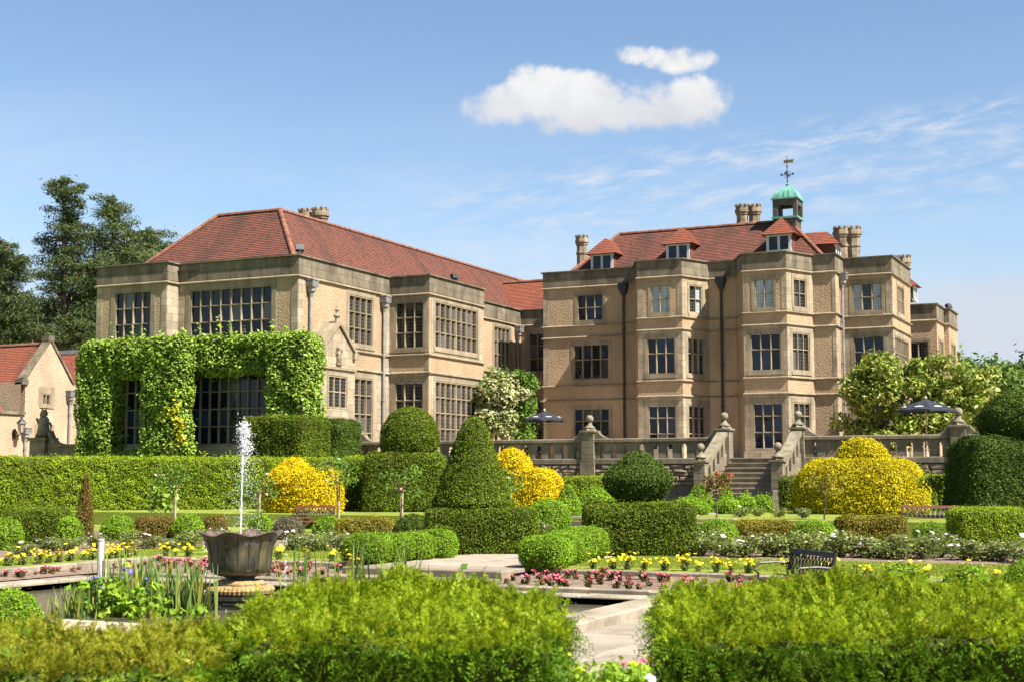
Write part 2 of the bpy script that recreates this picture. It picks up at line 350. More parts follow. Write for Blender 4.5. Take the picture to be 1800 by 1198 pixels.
m, nt, b = new_mat('lawn'); p = pos(nt)
c = ramp(nt, noise_n(nt, p, 60, 4, .7), [(.3, (.13, .165, .022)), (.7, (.235, .275, .05))])
c = mul(nt, c, noise_n(nt, p, .7, 4, .6), .82, 1.15); nt.links.new(c, b.inputs['Base Color'])
b.inputs['Roughness'].default_value = .95; b.inputs['Specular IOR Level'].default_value = .1; bump(nt, b, noise_n(nt, p, 90, 3), .8, .03)
plain('gravel', (.36, .29, .2), .95, nscale=30, var=.4, bmp=.6)
m, nt, b = new_mat('pond_water'); b.inputs['Base Color'].default_value = (.085, .075, .05, 1); b.inputs['Roughness'].default_value = .16
bump(nt, b, noise_n(nt, pos(nt), 7, 4, .6), .35, .03)
m, nt, b = new_mat('fountain_bronze'); p = pos(nt)
c = ramp(nt, noise_n(nt, scaled(nt, p, (1, 1, .25)), 5, 6, .75), [(.34, (.010, .011, .009)), (.5, (.052, .048, .026)), (.70, (.15, .110, .052))])
nt.links.new(c, b.inputs['Base Color']); b.inputs['Roughness'].default_value = .34; b.inputs['Specular IOR Level'].default_value = .5
bump(nt, b, noise_n(nt, scaled(nt, p, (1, 1, .4)), 16, 5), .35, .015)
plain('wet_bronze', (.022, .022, .02), .22, nscale=6, var=.5, bmp=.4)
plain('fountain_rim', (.09, .062, .045), .4, nscale=8, var=.5, bmp=.5)
plain('fountain_moss', (.30, .20, .085), .9, nscale=20, var=.5, bmp=1.0)
m, nt, b = new_mat('water_white'); b.inputs['Base Color'].default_value = (.86, .90, .93, 1); b.inputs['Roughness'].default_value = .12
tr_ = nt.nodes.new('ShaderNodeBsdfTransparent'); mx_ = nt.nodes.new('ShaderNodeMixShader'); mx_.inputs[0].default_value = .38; nt.links.new(tr_.outputs[0], mx_.inputs[1]); nt.links.new(b.outputs[0], mx_.inputs[2]); nt.links.new(mx_.outputs[0], nt.nodes['Material Output'].inputs[0])
plain('post_grey', (.36, .345, .31), .7, nscale=6, var=.2)
plain('lamp_glass', (.30, .26, .2), .2, nscale=3, var=.1)

# ------------------------------------------------------------------ mesh helpers
class MB:
    def __init__(s): s.v = []; s.f = []; s.m = []; s.uv = {}
    def add(s, vs, fs, mi=0):
        o = len(s.v); s.v += [tuple(x) for x in vs]
        for f in fs: s.f.append(tuple(i + o for i in f)); s.m.append(mi)
        return s
    def quad(s, a, b, c, d, mi=0): return s.add([a, b, c, d], [(0, 1, 2, 3)], mi)
    def hexa(s, p, mi=0):      # 8 points, bottom loop then top loop
        return s.add(p, [(3, 2, 1, 0), (4, 5, 6, 7), (0, 1, 5, 4), (1, 2, 6, 5), (2, 3, 7, 6), (3, 0, 4, 7)], mi)
    def box(s, x0, x1, y0, y1, z0, z1, mi=0):
        return s.hexa([(x0, y0, z0), (x1, y0, z0), (x1, y1, z0), (x0, y1, z0), (x0, y0, z1), (x1, y0, z1), (x1, y1, z1), (x0, y1, z1)], mi)
    def cbox(s, x0, x1, y0, y1, z0, z1, b=.012, mi=0):   # top edges chamfered
        p = [(x0, y0, z0), (x1, y0, z0), (x1, y1, z0), (x0, y1, z0), (x0, y0, z1 - b), (x1, y0, z1 - b), (x1, y1, z1 - b), (x0, y1, z1 - b),
             (x0 + b, y0 + b, z1), (x1 - b, y0 + b, z1), (x1 - b, y1 - b, z1), (x0 + b, y1 - b, z1)]
        return s.add(p, [(3, 2, 1, 0), (0, 1, 5, 4), (1, 2, 6, 5), (2, 3, 7, 6), (3, 0, 4, 7), (4, 5, 9, 8), (5, 6, 10, 9), (6, 7, 11, 10), (7, 4, 8, 11), (8, 9, 10, 11)], mi)
    def fbox(s, o, d, n, a0, a1, z0, z1, n0, n1, mi=0):  # box in a wall's frame: along d, out along n
        def P(a, q, z): return (o[0] + d[0] * a + n[0] * q, o[1] + d[1] * a + n[1] * q, z)
        return s.hexa([P(a0, n1, z0), P(a1, n1, z0), P(a1, n0, z0), P(a0, n0, z0), P(a0, n1, z1), P(a1, n1, z1), P(a1, n0, z1), P(a0, n0, z1)], mi)
    def ftrap(s, o, d, n, a0, a1, f0, f1, z0, z1, y0, y1, qb, qf, mi=0):   # splayed bar: back a0-a1/z0-z1, front f0-f1/y0-y1
        def P(a, q, z): return (o[0] + d[0] * a + n[0] * q, o[1] + d[1] * a + n[1] * q, z)
        return s.hexa([P(f0, qf, y0), P(f1, qf, y0), P(a1, qb, z0), P(a0, qb, z0), P(f0, qf, y1), P(f1, qf, y1), P(a1, qb, z1), P(a0, qb, z1)], mi)
    def tube(s, pts, r, seg=8, mi=0, caps=True):
        pts = [Vector(p) for p in pts]; rs = r if isinstance(r, (list, tuple)) else [r] * len(pts)
        rings = []
        for i, p in enumerate(pts):
            t = (pts[min(i + 1, len(pts) - 1)] - pts[max(i - 1, 0)]).normalized()
            a = t.cross(Vector((0, 0, 1)) if abs(t.z) < .95 else Vector((1, 0, 0))).normalized(); b = t.cross(a)
            rings.append([p + (a * math.cos(2 * math.pi * k / seg) + b * math.sin(2 * math.pi * k / seg)) * rs[i] for k in range(seg)])
        vs = [q for g in rings for q in g]; fs = []
        for i in range(len(pts) - 1):
            for k in range(seg):
                k2 = (k + 1) % seg; fs.append((i * seg + k, (i + 1) * seg + k, (i + 1) * seg + k2, i * seg + k2))
        if caps: fs.append(tuple(range(seg))); fs.append(tuple((len(pts) - 1) * seg + k for k in reversed(range(seg))))
        return s.add(vs, fs, mi)
    def lathe(s, prof, c=(0, 0, 0), seg=16, mi=0, mod=None):
        vs = []; fs = []
        for i, (r, z) in enumerate(prof):
            for k in range(seg):
                a = 2 * math.pi * k / seg; rr, zz = (r, z) if mod is None else mod(r, z, a, i)
                vs.append((c[0] + rr * math.cos(a), c[1] + rr * math.sin(a), c[2] + zz))
        for i in range(len(prof) - 1):
            for k in range(seg):
                k2 = (k + 1) % seg; fs.append((i * seg + k, i * seg + k2, (i + 1) * seg + k2, (i + 1) * seg + k))
        fs.append(tuple(reversed(range(seg)))); fs.append(tuple((len(prof) - 1) * seg + k for k in range(seg)))
        return s.add(vs, fs, mi)
    def sphere(s, c, r, seg=12, rings=7, mi=0, sz=1.0):
        return s.lathe([(max(r * math.sin(math.pi * i / rings), r * .02), -r * sz * math.cos(math.pi * i / rings)) for i in range(rings + 1)], c, seg, mi)
    def prism(s, poly, y0, y1, axis='y', mi=0):          # polygon in (a, z) pulled along an axis
        n = len(poly)
        def P(a, z, y): return (a, y, z) if axis == 'y' else (y, a, z)
        vs = [P(a, z, y0) for a, z in poly] + [P(a, z, y1) for a, z in poly]
        fs = [tuple(range(n)), tuple(reversed(range(n, 2 * n)))] + [(i, i + n, (i + 1) % n + n, (i + 1) % n) for i in range(n)]
        return s.add(vs, fs, mi)
    def mesh(s, name, mats, smooth=False, org=(0, 0, 0)):
        me = bpy.data.meshes.new(name)
        me.from_pydata([(a - org[0], b - org[1], c - org[2]) for a, b, c in s.v], [], s.f)
        for k in ([mats] if isinstance(mats, str) else mats): me.materials.append(MAT[k])
        if any(s.m): me.polygons.foreach_set('material_index', s.m)
        if s.uv:
            l = me.uv_layers.new(name='UVMap'); i = 0
            for fi, f in enumerate(s.f):
                q = s.uv.get(fi)
                for k in range(len(f)):
                    if q: l.data[i].uv = q[k]
                    i += 1
        if smooth: me.polygons.foreach_set('use_smooth', [True] * len(me.polygons))
        me.update(); return me
    def build(s, name, mats, parent=None, smooth=False, org=None):
        if org is None: org = root_loc(parent) if parent else (0, 0, 0)
        o = bpy.data.objects.new(name, s.mesh(name, mats, smooth, org)); COL.objects.link(o)
        if parent: o.parent = parent
        else: o.location = org
        return o
ROOT = {}
def root_loc(o):
    while o.parent: o = o.parent
    return tuple(o.location)
def tag(o, label=None, cat=None, group=None, kind=None):
    if label: o['label'] = label
    if cat: o['category'] = cat
    if group: o['group'] = group
    if kind: o['kind'] = kind
    return o
def thing(name, label, cat, at=(0, 0, 0), group=None, rz=0):
    o = bpy.data.objects.new(name, None); COL.objects.link(o); o.location = at; o.rotation_euler = (0, 0, rz)
    o.empty_display_size = .3
    return tag(o, label, cat, group)
def struct(o): o['kind'] = 'structure'; return o
def inst(name, me, parent, at, rz=0, sc=None):           # one more piece sharing a mesh
    o = bpy.data.objects.new(name, me); COL.objects.link(o); o.location = at
    if rz: o.rotation_euler = (0, 0, rz)
    if sc: o.scale = sc
    if parent: o.parent = parent
    return o
def copy_tree(o, at=None, rz=None, sc=None, label=None, parent=None):
    c = o.copy(); COL.objects.link(c); c.parent = parent
    if at is not None: c.location = at
    if rz is not None: c.rotation_euler = (0, 0, rz)
    if sc is not None: c.scale = (sc, sc, sc)
    if label: c['label'] = label
    for ch in o.children: copy_tree(ch, parent=c)
    return c

# ------------------------------------------------------------------ foliage helpers
def np_mesh(name, parts, mats):      # parts: [(V (n,3), F (m,k), material index)]
    nv = 0; lv = []; lt = []; mi = []; vs = []
    for V, Fa, k in parts:
        vs.append(V); lv.append((Fa + nv).ravel()); lt.append(np.full(len(Fa), Fa.shape[1])); mi.append(np.full(len(Fa), k)); nv += len(V)
    V = np.concatenate(vs).astype(np.float32); lv = np.concatenate(lv).astype(np.int32); lt = np.concatenate(lt).astype(np.int32); mi = np.concatenate(mi).astype(np.int32)
    me = bpy.data.meshes.new(name)
    me.vertices.add(len(V)); me.vertices.foreach_set('co', V.ravel())
    me.loops.add(len(lv)); me.loops.foreach_set('vertex_index', lv)
    me.polygons.add(len(lt)); st = np.concatenate([[0], np.cumsum(lt)[:-1]]).astype(np.int32)
    me.polygons.foreach_set('loop_start', st); me.polygons.foreach_set('loop_total', lt); me.polygons.foreach_set('material_index', mi)
    for k in mats: me.materials.append(MAT[k])
    me.update(calc_edges=True); return me
def np_obj(name, parts, mats, parent=None, org=(0, 0, 0)):
    o = bpy.data.objects.new(name, np_mesh(name, parts, mats)); COL.objects.link(o)
    if parent: o.parent = parent
    else: o.location = org
    return o
def unit(a): return a / np.maximum(np.linalg.norm(a, axis=1, keepdims=True), 1e-9)
UPB = np.array([0, 0, .55])      # leaves turn their faces to the sky
def leaves(P, N, size, aspect=.55, tilt=.6, lift=.3, var=.4, fold=False):
    n = len(P); nn = unit(N * .75 + UPB + tilt * rng.normal(size=(n, 3)))
    t = unit(np.cross(nn, rng.normal(size=(n, 3)))); b = np.cross(nn, t)
    s = size * (1 + var * rng.uniform(-1, 1, (n, 1)))
    c = P + N * (rng.uniform(-.5, 1, (n, 1)) * lift * size + (rng.random((n, 1)) < .018) * size * 1.6)
    V = np.stack([c - t * s * .5, c + b * s * aspect * .5, c + t * s * .5, c - b * s * aspect * .5], 1).reshape(-1, 3)
    return V, np.arange(n * 4).reshape(-1, 4)
def sample(V, T, dens, bias=None):
    a, b, c = V[T[:, 0]], V[T[:, 1]], V[T[:, 2]]
    cr = np.cross(b - a, c - a); ar = np.linalg.norm(cr, axis=1) * .5; N = cr / np.maximum(ar[:, None] * 2, 1e-9)
    w = ar * (bias(N, (a + b + c) / 3) if bias else 1)
    n = int(w.sum() * dens); idx = rng.choice(len(T), n, p=w / w.sum())
    r1 = np.sqrt(rng.random((n, 1))); r2 = rng.random((n, 1))
    return (1 - r1) * a[idx] + r1 * (1 - r2) * b[idx] + r1 * r2 * c[idx], N[idx]
def wob(V, amp, sc, seed):
    o = Vector((seed * 7.3, seed * 3.1, seed * 1.7))
    return np.array([mnoise.noise(Vector(p) * sc + o) + .5 * mnoise.noise(Vector(p) * sc * 2.3 + o) for p in V])[:, None] * amp
def shape_box(w, d, h, r=.12, n=9, taper=1.0, amp=.04, sc=1.5, seed=0, lump=None):
    vs = []; fs = []; H = np.array([w / 2, d / 2, h / 2]); ii = np.linspace(-1, 1, n)
    for ax in range(3):
        for sg in (-1, 1):
            o = len(vs)
            for i in ii:
                for j in ii:
                    p = np.zeros(3); p[ax] = sg; p[(ax + 1) % 3] = i; p[(ax + 2) % 3] = j; vs.append(p * H)
            for i in range(n - 1):
                for j in range(n - 1):
                    a = o + i * n + j; q = (a, a + n, a + n + 1, a + 1) if sg > 0 else (a, a + 1, a + n + 1, a + n)
                    fs += [(q[0], q[1], q[2]), (q[0], q[2], q[3])]
    V = np.array(vs); inner = np.maximum(H - r, .01); cl = np.clip(V, -inner, inner); off = V - cl
    L = np.linalg.norm(off, axis=1, keepdims=True); V = cl + off / np.maximum(L, 1e-9) * np.minimum(L, r)
    V[:, 2] += h / 2; k = (1 + (taper - 1) * V[:, 2:3] / h); V[:, :2] *= k
    N = unit(V - np.array([0, 0, h / 2])); V = V + N * wob(V, amp, sc, seed)
    return V, np.array(fs)
def shape_lathe(prof, seg=28, sq=2.0, sx=1, sy=1, amp=.04, sc=1.8, seed=0):
    vs = []; fs = []
    for r, z in prof:
        for k in range(seg):
            a = 2 * math.pi * k / seg; ca, sa = math.cos(a), math.sin(a); q = (abs(ca) ** sq + abs(sa) ** sq) ** (-1 / sq)
            vs.append((r * q * ca * sx, r * q * sa * sy, z))
    for i in range(len(prof) - 1):
        for k in range(seg):
            k2 = (k + 1) % seg; a, b, c, d = i * seg + k, i * seg + k2, (i + 1) * seg + k2, (i + 1) * seg + k; fs += [(a, b, c), (a, c, d)]
    V = np.array(vs, float); zc = (V[:, 2].min() + V[:, 2].max()) / 2
    N = unit(V * np.array([1, 1, .6]) - np.array([0, 0, zc * .6])); V = V + N * wob(V, amp, sc, seed)
    return V, np.array(fs)
def dome(r, h, n=8, base=.85, p=2.0):      # rounded, a little drawn in at the foot
    return [(r * base, 0)] + [(r * (1 - (1 - base) * (1 - t) ** 2 if t < .35 else max(1 - ((t - .35) / .65) ** p, 0) ** (1 / p) if t < 1 else 0) + .005, h * t) for t in [i / n for i in range(1, n + 1)]]
def clipped(name, label, cat, sh, at, leaf='leaf_yew', size=.07, cover=1.5, group=None, aspect=.5, tilt=.75, core='inner_twigs', rz=0, shrink=.07, bias=None, lift=.9, parent=None, tf=.3):
    V, T = sh
    if rz:
        c, s = math.cos(rz), math.sin(rz); V = V @ np.array([[c, s, 0], [-s, c, 0], [0, 0, 1]])
    dens = cover * 2 / (size * size * aspect)
    P, N = sample(V, T, dens, bias); P = P + N * tuft(P, size * 6)[:, None] * size * tf
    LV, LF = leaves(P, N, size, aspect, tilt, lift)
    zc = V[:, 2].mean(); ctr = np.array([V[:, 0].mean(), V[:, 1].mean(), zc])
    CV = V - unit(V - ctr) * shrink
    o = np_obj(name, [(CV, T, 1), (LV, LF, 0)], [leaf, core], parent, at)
    if parent: o.location = at
    else: tag(o, label, cat, group)
    return o
def tuft(P, wl):
    q = np.zeros(len(P))
    for k in range(7): d = rng.normal(size=3); d /= np.linalg.norm(d); q += np.sin(P @ d * 6.28 / (wl * rng.uniform(.6, 1.6)) + rng.uniform(0, 6.28))
    return q / 2.6
def cloud_leaves(clumps, n, size, aspect=.5, tilt=.7, shell=.55):
    out = []
    for (x, y, z, rx, ry, rz) in clumps:
        d = unit(rng.normal(size=(n, 3))); r = shell + (1 - shell) * rng.random((n, 1)) ** .6
        P = d * r * np.array([rx, ry, rz]) + np.array([x, y, z]); out.append((P, unit(d / np.array([rx, ry, rz]))))
    P = np.concatenate([a for a, _ in out]); N = np.concatenate([b for _, b in out])
    return leaves(P, N, size, aspect, tilt)
# ================================================================== SETTING
def sheet(name, mat, rects, z, skirt=None):
    mb = MB()
    for (x0, x1, y0, y1) in rects:
        nx, ny = max(1, int((x1 - x0) / 6)), max(1, int((y1 - y0) / 6))
        for i in range(min(nx, 12)):
            for j in range(min(ny, 12)):
                a0 = x0 + (x1 - x0) * i / min(nx, 12); a1 = x0 + (x1 - x0) * (i + 1) / min(nx, 12)
                b0 = y0 + (y1 - y0) * j / min(ny, 12); b1 = y0 + (y1 - y0) * (j + 1) / min(ny, 12)
                mb.quad((a0, b0, z), (a1, b0, z), (a1, b1, z), (a0, b1, z))
        if skirt is not None:
            mb.quad((x0, y0, skirt), (x1, y0, skirt), (x1, y0, z), (x0, y0, z)); mb.quad((x1, y0, skirt), (x1, y1, skirt), (x1, y1, z), (x1, y0, z))
            mb.quad((x0, y1, skirt), (x0, y0, skirt), (x0, y0, z), (x0, y1, z))
    return struct(mb.build(name, mat))
PX0, PX1, PY0, PY1 = -16.4, -6.4, 13.2, 18.6          # the pond
sheet('ground', 'lawn', [(-1500, 1500, -300, 3000)], -0.72)
sheet('garden_floor', 'gravel', [(-17.6, 14, -8, PY0), (-17.6, PX0, PY0, PY1), (PX1, 14, PY0, PY1), (-17.6, 14, PY1, 21.3)], -0.012, -0.7)
sheet('lower_lawn', 'lawn', [(-95, -17.6, -8, 35.2), (-17.6, 14, 21.3, 35.2), (14, 90, -8, 35.2)], 0.2, -0.6)
sheet('upper_lawn', 'lawn', [(-95, 90, 35.2, 51.0)], 0.6, -0.5)
sheet('terrace', 'gravel', [(-120, 90, 51.0, 140)], 2.4, -0.4)
sheet('rose_bed', 'soil', [(-34, -13.6, 25.3, 31.5), (-9.3, 8, 25.2, 31.5), (-24, -19.4, 8, 25.2)], 0.206)
sheet('border_bed', 'soil', [(-12.0, 4, 48.6, 50.6), (-30, -16.2, 48.6, 50.6)], 0.606)
pw = sheet('pond_water', 'pond_water', [(PX0 - .1, PX1 + .1, PY0 - .1, PY1 + .1)], -0.10)
mb = MB()
for (a, b, c, d) in ((PX0, PX1, PY1, PY1 + .12), (PX0, PX1, PY0 - .12, PY0), (PX0 - .12, PX0, PY0, PY1), (PX1, PX1 + .12, PY0, PY1)):
    mb.box(a, b, c, d, -.7, -.016)
struct(mb.build('pond_wall', 'rim_stone'))

# rim stones round the pond, each its own block
rim = struct(MB().box(PX0 - .45, PX1 + .45, PY1 + .002, PY1 + .004, -.02, -.015).build('pond_rim', 'rim_stone'))
def rim_run(x0, x1, y0, y1, along, z0=-.01, z1=.12):
    n = max(1, round(((x1 - x0) if along == 'x' else (y1 - y0)) / .9))
    for i in range(n):
        j = random.uniform(-.012, .012)
        if along == 'x': a = (x0 + (x1 - x0) * i / n + .006, x0 + (x1 - x0) * (i + 1) / n - .006, y0 + j, y1 + j)
        else: a = (x0 + j, x1 + j, y0 + (y1 - y0) * i / n + .006, y0 + (y1 - y0) * (i + 1) / n - .006)
        MB().cbox(*a, z0, z1 + random.uniform(-.006, .006), .025).build('rim_stone', 'rim_stone', rim)
rim_run(PX1 - .05, PX1 + .42, PY0 - .4, PY1 - .02, 'y')
rim_run(PX0 - .42, PX0 + .05, PY0 - .4, PY1 - .02, 'y', z1=.05)
rim_run(PX0 - .42, PX1 + .42, PY1 - .02, PY1 + .36, 'x', z1=.03)

# paving slabs
def slab_run(parent, x0, x1, y0, y1, z, size=.75, mat='paving_stone', gap=.012):
    y = y0
    while y < y1 - .1:
        dy = min(size * random.uniform(.75, 1.2), y1 - y); dy = y1 - y if y1 - y - dy < .3 else dy
        x = x0
        while x < x1 - .1:
            dx = size * random.uniform(.8, 1.5); dx = x1 - x if x1 - x - dx < .4 else dx
            MB().cbox(x + gap / 2, x + dx - gap / 2, y + gap / 2, y + dy - gap / 2, z - .06, z + random.uniform(-.004, .005), .012).build('paving_slab', mat, parent)
            x += dx
        y += dy
pave = struct(MB().box(-5.85, -2.2, 8.0, 18.5, -.3, -.055).build('pond_path', 'mortar'))
slab_run(pave, -5.95, -2.2, 8.5, 18.6, .008, .85)
pave2 = struct(MB().box(-17.4, -4, 18.97, 19.0, -.3, -.055).build('pond_edge_path', 'mortar'))
slab_run(pave2, -12.6, -9.7, 18.99, 19.6, .004, .8)
slab_run(pave2, -17.4, -16.85, 8.0, 17.6, .006, .8)
path = struct(MB().box(-12.4, -9.8, 20.4, 26.3, -.1, .145).build('garden_path', 'mortar'))
slab_run(path, -12.45, -9.75, 20.45, 26.4, .212, .78)
slab_run(path, -12.9, -9.7, 27.1, 34.6, .352, .85)
slab_run(path, -15.4, -12.7, 36.1, 47.4, .622, .9)
def steps(name, x0, x1, ys, zs, depth, parent):
    for i, (y, z) in enumerate(zip(ys, zs)):
        n = max(1, round((x1 - x0) / 1.6))
        for k in range(n):
            MB().cbox(x0 + (x1 - x0) * k / n + .003, x0 + (x1 - x0) * (k + 1) / n - .003, y, y + depth, z - .16, z, .014).build(name, 'step_stone', parent)
steps('step', -12.6, -9.7, (19.6, 20.05), (.105, .214), .42, path)
steps('step', -12.9, -9.7, (26.42, 26.76), (.285, .354), .36, path)
steps('step', -15.4, -10.6, (34.7, 35.1, 35.5), (.39, .53, .63), .44, path)
for x in (-15.75,):
    MB().cbox(x - .35, x + .33, 34.2, 35.4, .19, .50, .02).build('step_plinth', 'step_stone', path)
    MB().cbox(x - .55, x - .36, 33.9, 34.3, .19, .33, .02).build('step_plinth', 'step_stone', path)

# the two stone edgings of the begonia bed
kb = struct(MB().box(-17.6, 14, 21.18, 21.2, -.3, .10).build('bed_kerb', 'rim_stone'))
def kerb(x0, x1, y0, y1, along, z0, z1):
    L = (x1 - x0) if along == 'x' else (y1 - y0); n = max(1, round(L / .95))
    for i in range(n):
        a = (x0 + L * i / n + .004, x0 + L * (i + 1) / n - .004, y0, y1) if along == 'x' else (x0, x1, y0 + L * i / n + .004, y0 + L * (i + 1) / n - .004)
        MB().cbox(*a, z0, z1 + random.uniform(-.006, .006), .018).build('kerb_stone', 'rim_stone', kb)
kerb(-17.5, -12.6, 21.2, 21.36, 'x', -.2, .20); kerb(-9.7, 1.5, 21.2, 21.36, 'x', -.2, .20)
kerb(-17.62, -17.46, 10.5, 21.2, 'y', -.2, .20)
kerb(-16.8, -12.6, 19.0, 19.16, 'x', -.2, .085); kerb(-9.7, 1.5, 19.0, 19.16, 'x', -.2, .085)
mb = MB()
for (x0, x1, y0, y1, za, zb) in ((-17.44, -12.64, 19.165, 21.195, .05, .13), (-9.66, 1.5, 19.165, 21.195, .05, .13)):
    for i in range(12):
        for j in range(5):
            def Z(x, y): return za + (zb - za) * (y - y0) / (y1 - y0) + .03 * mnoise.noise((x * 2.3, y * 2.3, 0))
            X = [x0 + (x1 - x0) * q / 12 for q in (i, i + 1)]; Y = [y0 + (y1 - y0) * q / 5 for q in (j, j + 1)]
            mb.quad(*[(x, y, Z(x, y)) for x, y in ((X[0], Y[0]), (X[1], Y[0]), (X[1], Y[1]), (X[0], Y[1]))])
mb.quad((-17.44, 10.5, .10), (-16.92, 10.5, .05), (-16.92, 19.16, .05), (-17.44, 19.16, .10))
struct(mb.build('begonia_bed', 'soil'))

# short mown grass on the lawn strip that shows
def grass_patch(rects, n, h, z):
    P = []
    tot = sum((b - a) * (d - c) for a, b, c, d in rects)
    for a, b, c, d in rects:
        k = int(n * (b - a) * (d - c) / tot); P.append(np.stack([rng.uniform(a, b, k), rng.uniform(c, d, k), np.full(k, z)], 1))
    P = np.concatenate(P); k = len(P); a = rng.uniform(0, 6.28, k); w = .006
    t = np.stack([np.cos(a), np.sin(a), np.zeros(k)], 1) * w * 1.6
    tip = np.stack([rng.normal(0, .012, k), rng.normal(0, .012, k), h * rng.uniform(.5, 1.2, k)], 1)
    V = np.stack([P - t, P + t, P + tip], 1).reshape(-1, 3)
    return V, np.arange(k * 3).reshape(-1, 3)
g = np_obj('grass', [(*grass_patch([(-17.4, -13.1, 22.1, 25.3), (-9.6, -1.5, 22.1, 25.2), (-19.3, -17.9, 14, 25.2)], 95000, .035, .2), 0)], ['grass_blade'])
tag(g, 'mown grass strip between the marigold row and the rose bed', 'grass', kind='stuff')
# ================================================================== THE HOUSE
def wdir(p0, p1):
    d = Vector((p1[0] - p0[0], p1[1] - p0[1])); L = d.length; d /= L
    return d, Vector((d.y, -d.x)), L
PANES = {}
def pane_mesh(w, h, mat):
    k = (round(w, 3), round(h, 3), mat)
    if k not in PANES:
        PANES[k] = MB().hexa([(0, -.004, 0), (w, -.004, 0), (w, .004, 0), (0, .004, 0), (0, -.004, h), (w, -.004, h), (w, .004, h), (0, .004, h)]).mesh('pane', mat)
    return PANES[k]
def window(house, o, d, n, a0, a1, z0, z1, nc, nr, pane='pane_leaded', king=False, sill=True, mw=.095, curtain=(), band=.2, deep=.16, rows=None):
    mb = MB(); cw = (a1 - a0); q = -deep
    # dressed stone round the opening
    mb.fbox(o, d, n, a0 - band, a0, z0 - .02, z1 + .0, -.02, .018); mb.fbox(o, d, n, a1, a1 + band, z0 - .02, z1 + .0, -.02, .018)
    mb.fbox(o, d, n, a0 - band, a1 + band, z1, z1 + band * 1.25, -.02, .022)
    if sill:
        mb.fbox(o, d, n, a0 - band * .7, a1 + band * .7, z0 - .17, z0 - .02, -.10, .05)
    mb.fbox(o, d, n, a0, a1, z0 - .021, z0 + .05, q, .01)
    mb.fbox(o, d, n, a0, a1, z1 - .06, z1 + .001, q, .004)
    edges = [a0 + cw * i / nc for i in range(nc + 1)]
    ze = [z0 + .03 + (z1 - z0 - .07) * (i / nr if rows is None else rows[i]) for i in range(nr + 1)]
    for i, a in enumerate(edges):
        w = mw * (1.6 if king and i == nc // 2 else 1.0)
        if i == 0: x0, x1 = a, a + mw * .6
        elif i == nc: x0, x1 = a - mw * .6, a
        else: x0, x1 = a - w / 2, a + w / 2
        xc_ = (x0 + x1) / 2
        if 0 < i < nc: mb.ftrap(o, d, n, x0, x1, xc_ - .016 * w / mw, xc_ + .016 * w / mw, z0 + .05, z1 - .06, z0 + .05, z1 - .06, q, -.012)
        else: mb.fbox(o, d, n, x0, x1, z0 + .05, z1 - .06, q, -.012)
    for z in ze[1:-1]:
        mb.ftrap(o, d, n, a0, a1, a0, a1, z - .045, z + .045, z - .014, z + .014, q + .004, -.022)
    fr = mb.build('window', 'stone_trim', house)
    rl = root_loc(house); ang = math.atan2(d.y, d.x)
    for i in range(nc):
        x0 = edges[i] + mw * .45; x1 = edges[i + 1] - mw * .45
        for j in range(nr):
            zz0, zz1 = ze[j] + .03, ze[j + 1] - .03
            P = o + d * x0 + n * (q + .05)
            ob = inst('pane', pane_mesh(x1 - x0, zz1 - zz0, 'pane_curtained' if (i in curtain) else pane), fr, (P.x - rl[0], P.y - rl[1], zz0 - rl[2]), ang + random.uniform(-.03, .03))
    return fr
def facade(house, walls, p0, p1, z0, z1, wins=(), mi=0):
    """one wall plane with real openings; wins = dicts in metres along the wall"""
    d, n, L = wdir(p0, p1); o = Vector(p0)
    As = sorted({0.0, L, *[w['a'][0] for w in wins], *[w['a'][1] for w in wins]}); Zs = sorted({z0, z1, *[w['z'][0] for w in wins], *[w['z'][1] for w in wins]})
    def P(a, z, q=0): return (o.x + d.x * a + n.x * q, o.y + d.y * a + n.y * q, z)
    for i in range(len(As) - 1):
        for j in range(len(Zs) - 1):
            ac, zc = (As[i] + As[i + 1]) / 2, (Zs[j] + Zs[j + 1]) / 2
            if any(w['a'][0] < ac < w['a'][1] and w['z'][0] < zc < w['z'][1] for w in wins): continue
            walls.quad(P(As[i], Zs[j]), P(As[i + 1], Zs[j]), P(As[i + 1], Zs[j + 1]), P(As[i], Zs[j + 1]), mi)
    for w in wins:
        (a0, a1), (b0, b1) = w['a'], w['z']; q = -.2
        walls.quad(P(a0, b0), P(a0, b0, q), P(a0, b1, q), P(a0, b1), mi); walls.quad(P(a1, b0, q), P(a1, b0), P(a1, b1), P(a1, b1, q), mi)
        walls.quad(P(a0, b1), P(a0, b1, q), P(a1, b1, q), P(a1, b1), mi); walls.quad(P(a0, b0, q), P(a0, b0), P(a1, b0), P(a1, b0, q), mi)
        kw = {k: v for k, v in w.items() if k not in ('a', 'z', 'c')}
        window(house, o, d, n, a0, a1, b0, b1, *w['c'], **kw)
def band_run(mb, pts, z0, z1, out, mi=0, inn=.05, slope=0):
    """a moulding that follows an open outline of wall corners, mitred"""
    k = len(pts); ds = [wdir(pts[i], pts[i + 1]) for i in range(k - 1)]
    def off(i, q):
        p = Vector(pts[i])
        if i == 0: return p + ds[0][1] * q
        if i == k - 1: return p + ds[-1][1] * q
        n1, n2 = ds[i - 1][1], ds[i][1]; b = (n1 + n2); b /= max(b.dot(n1), .2); return p + b * q
    for i in range(k - 1):
        a, b, c, e = off(i, out), off(i + 1, out), off(i + 1, -inn), off(i, -inn)
        mb.hexa([(a.x, a.y, z0), (b.x, b.y, z0), (c.x, c.y, z0), (e.x, e.y, z0), (a.x, a.y, z1 - slope), (b.x, b.y, z1 - slope), (c.x, c.y, z1), (e.x, e.y, z1)], mi)
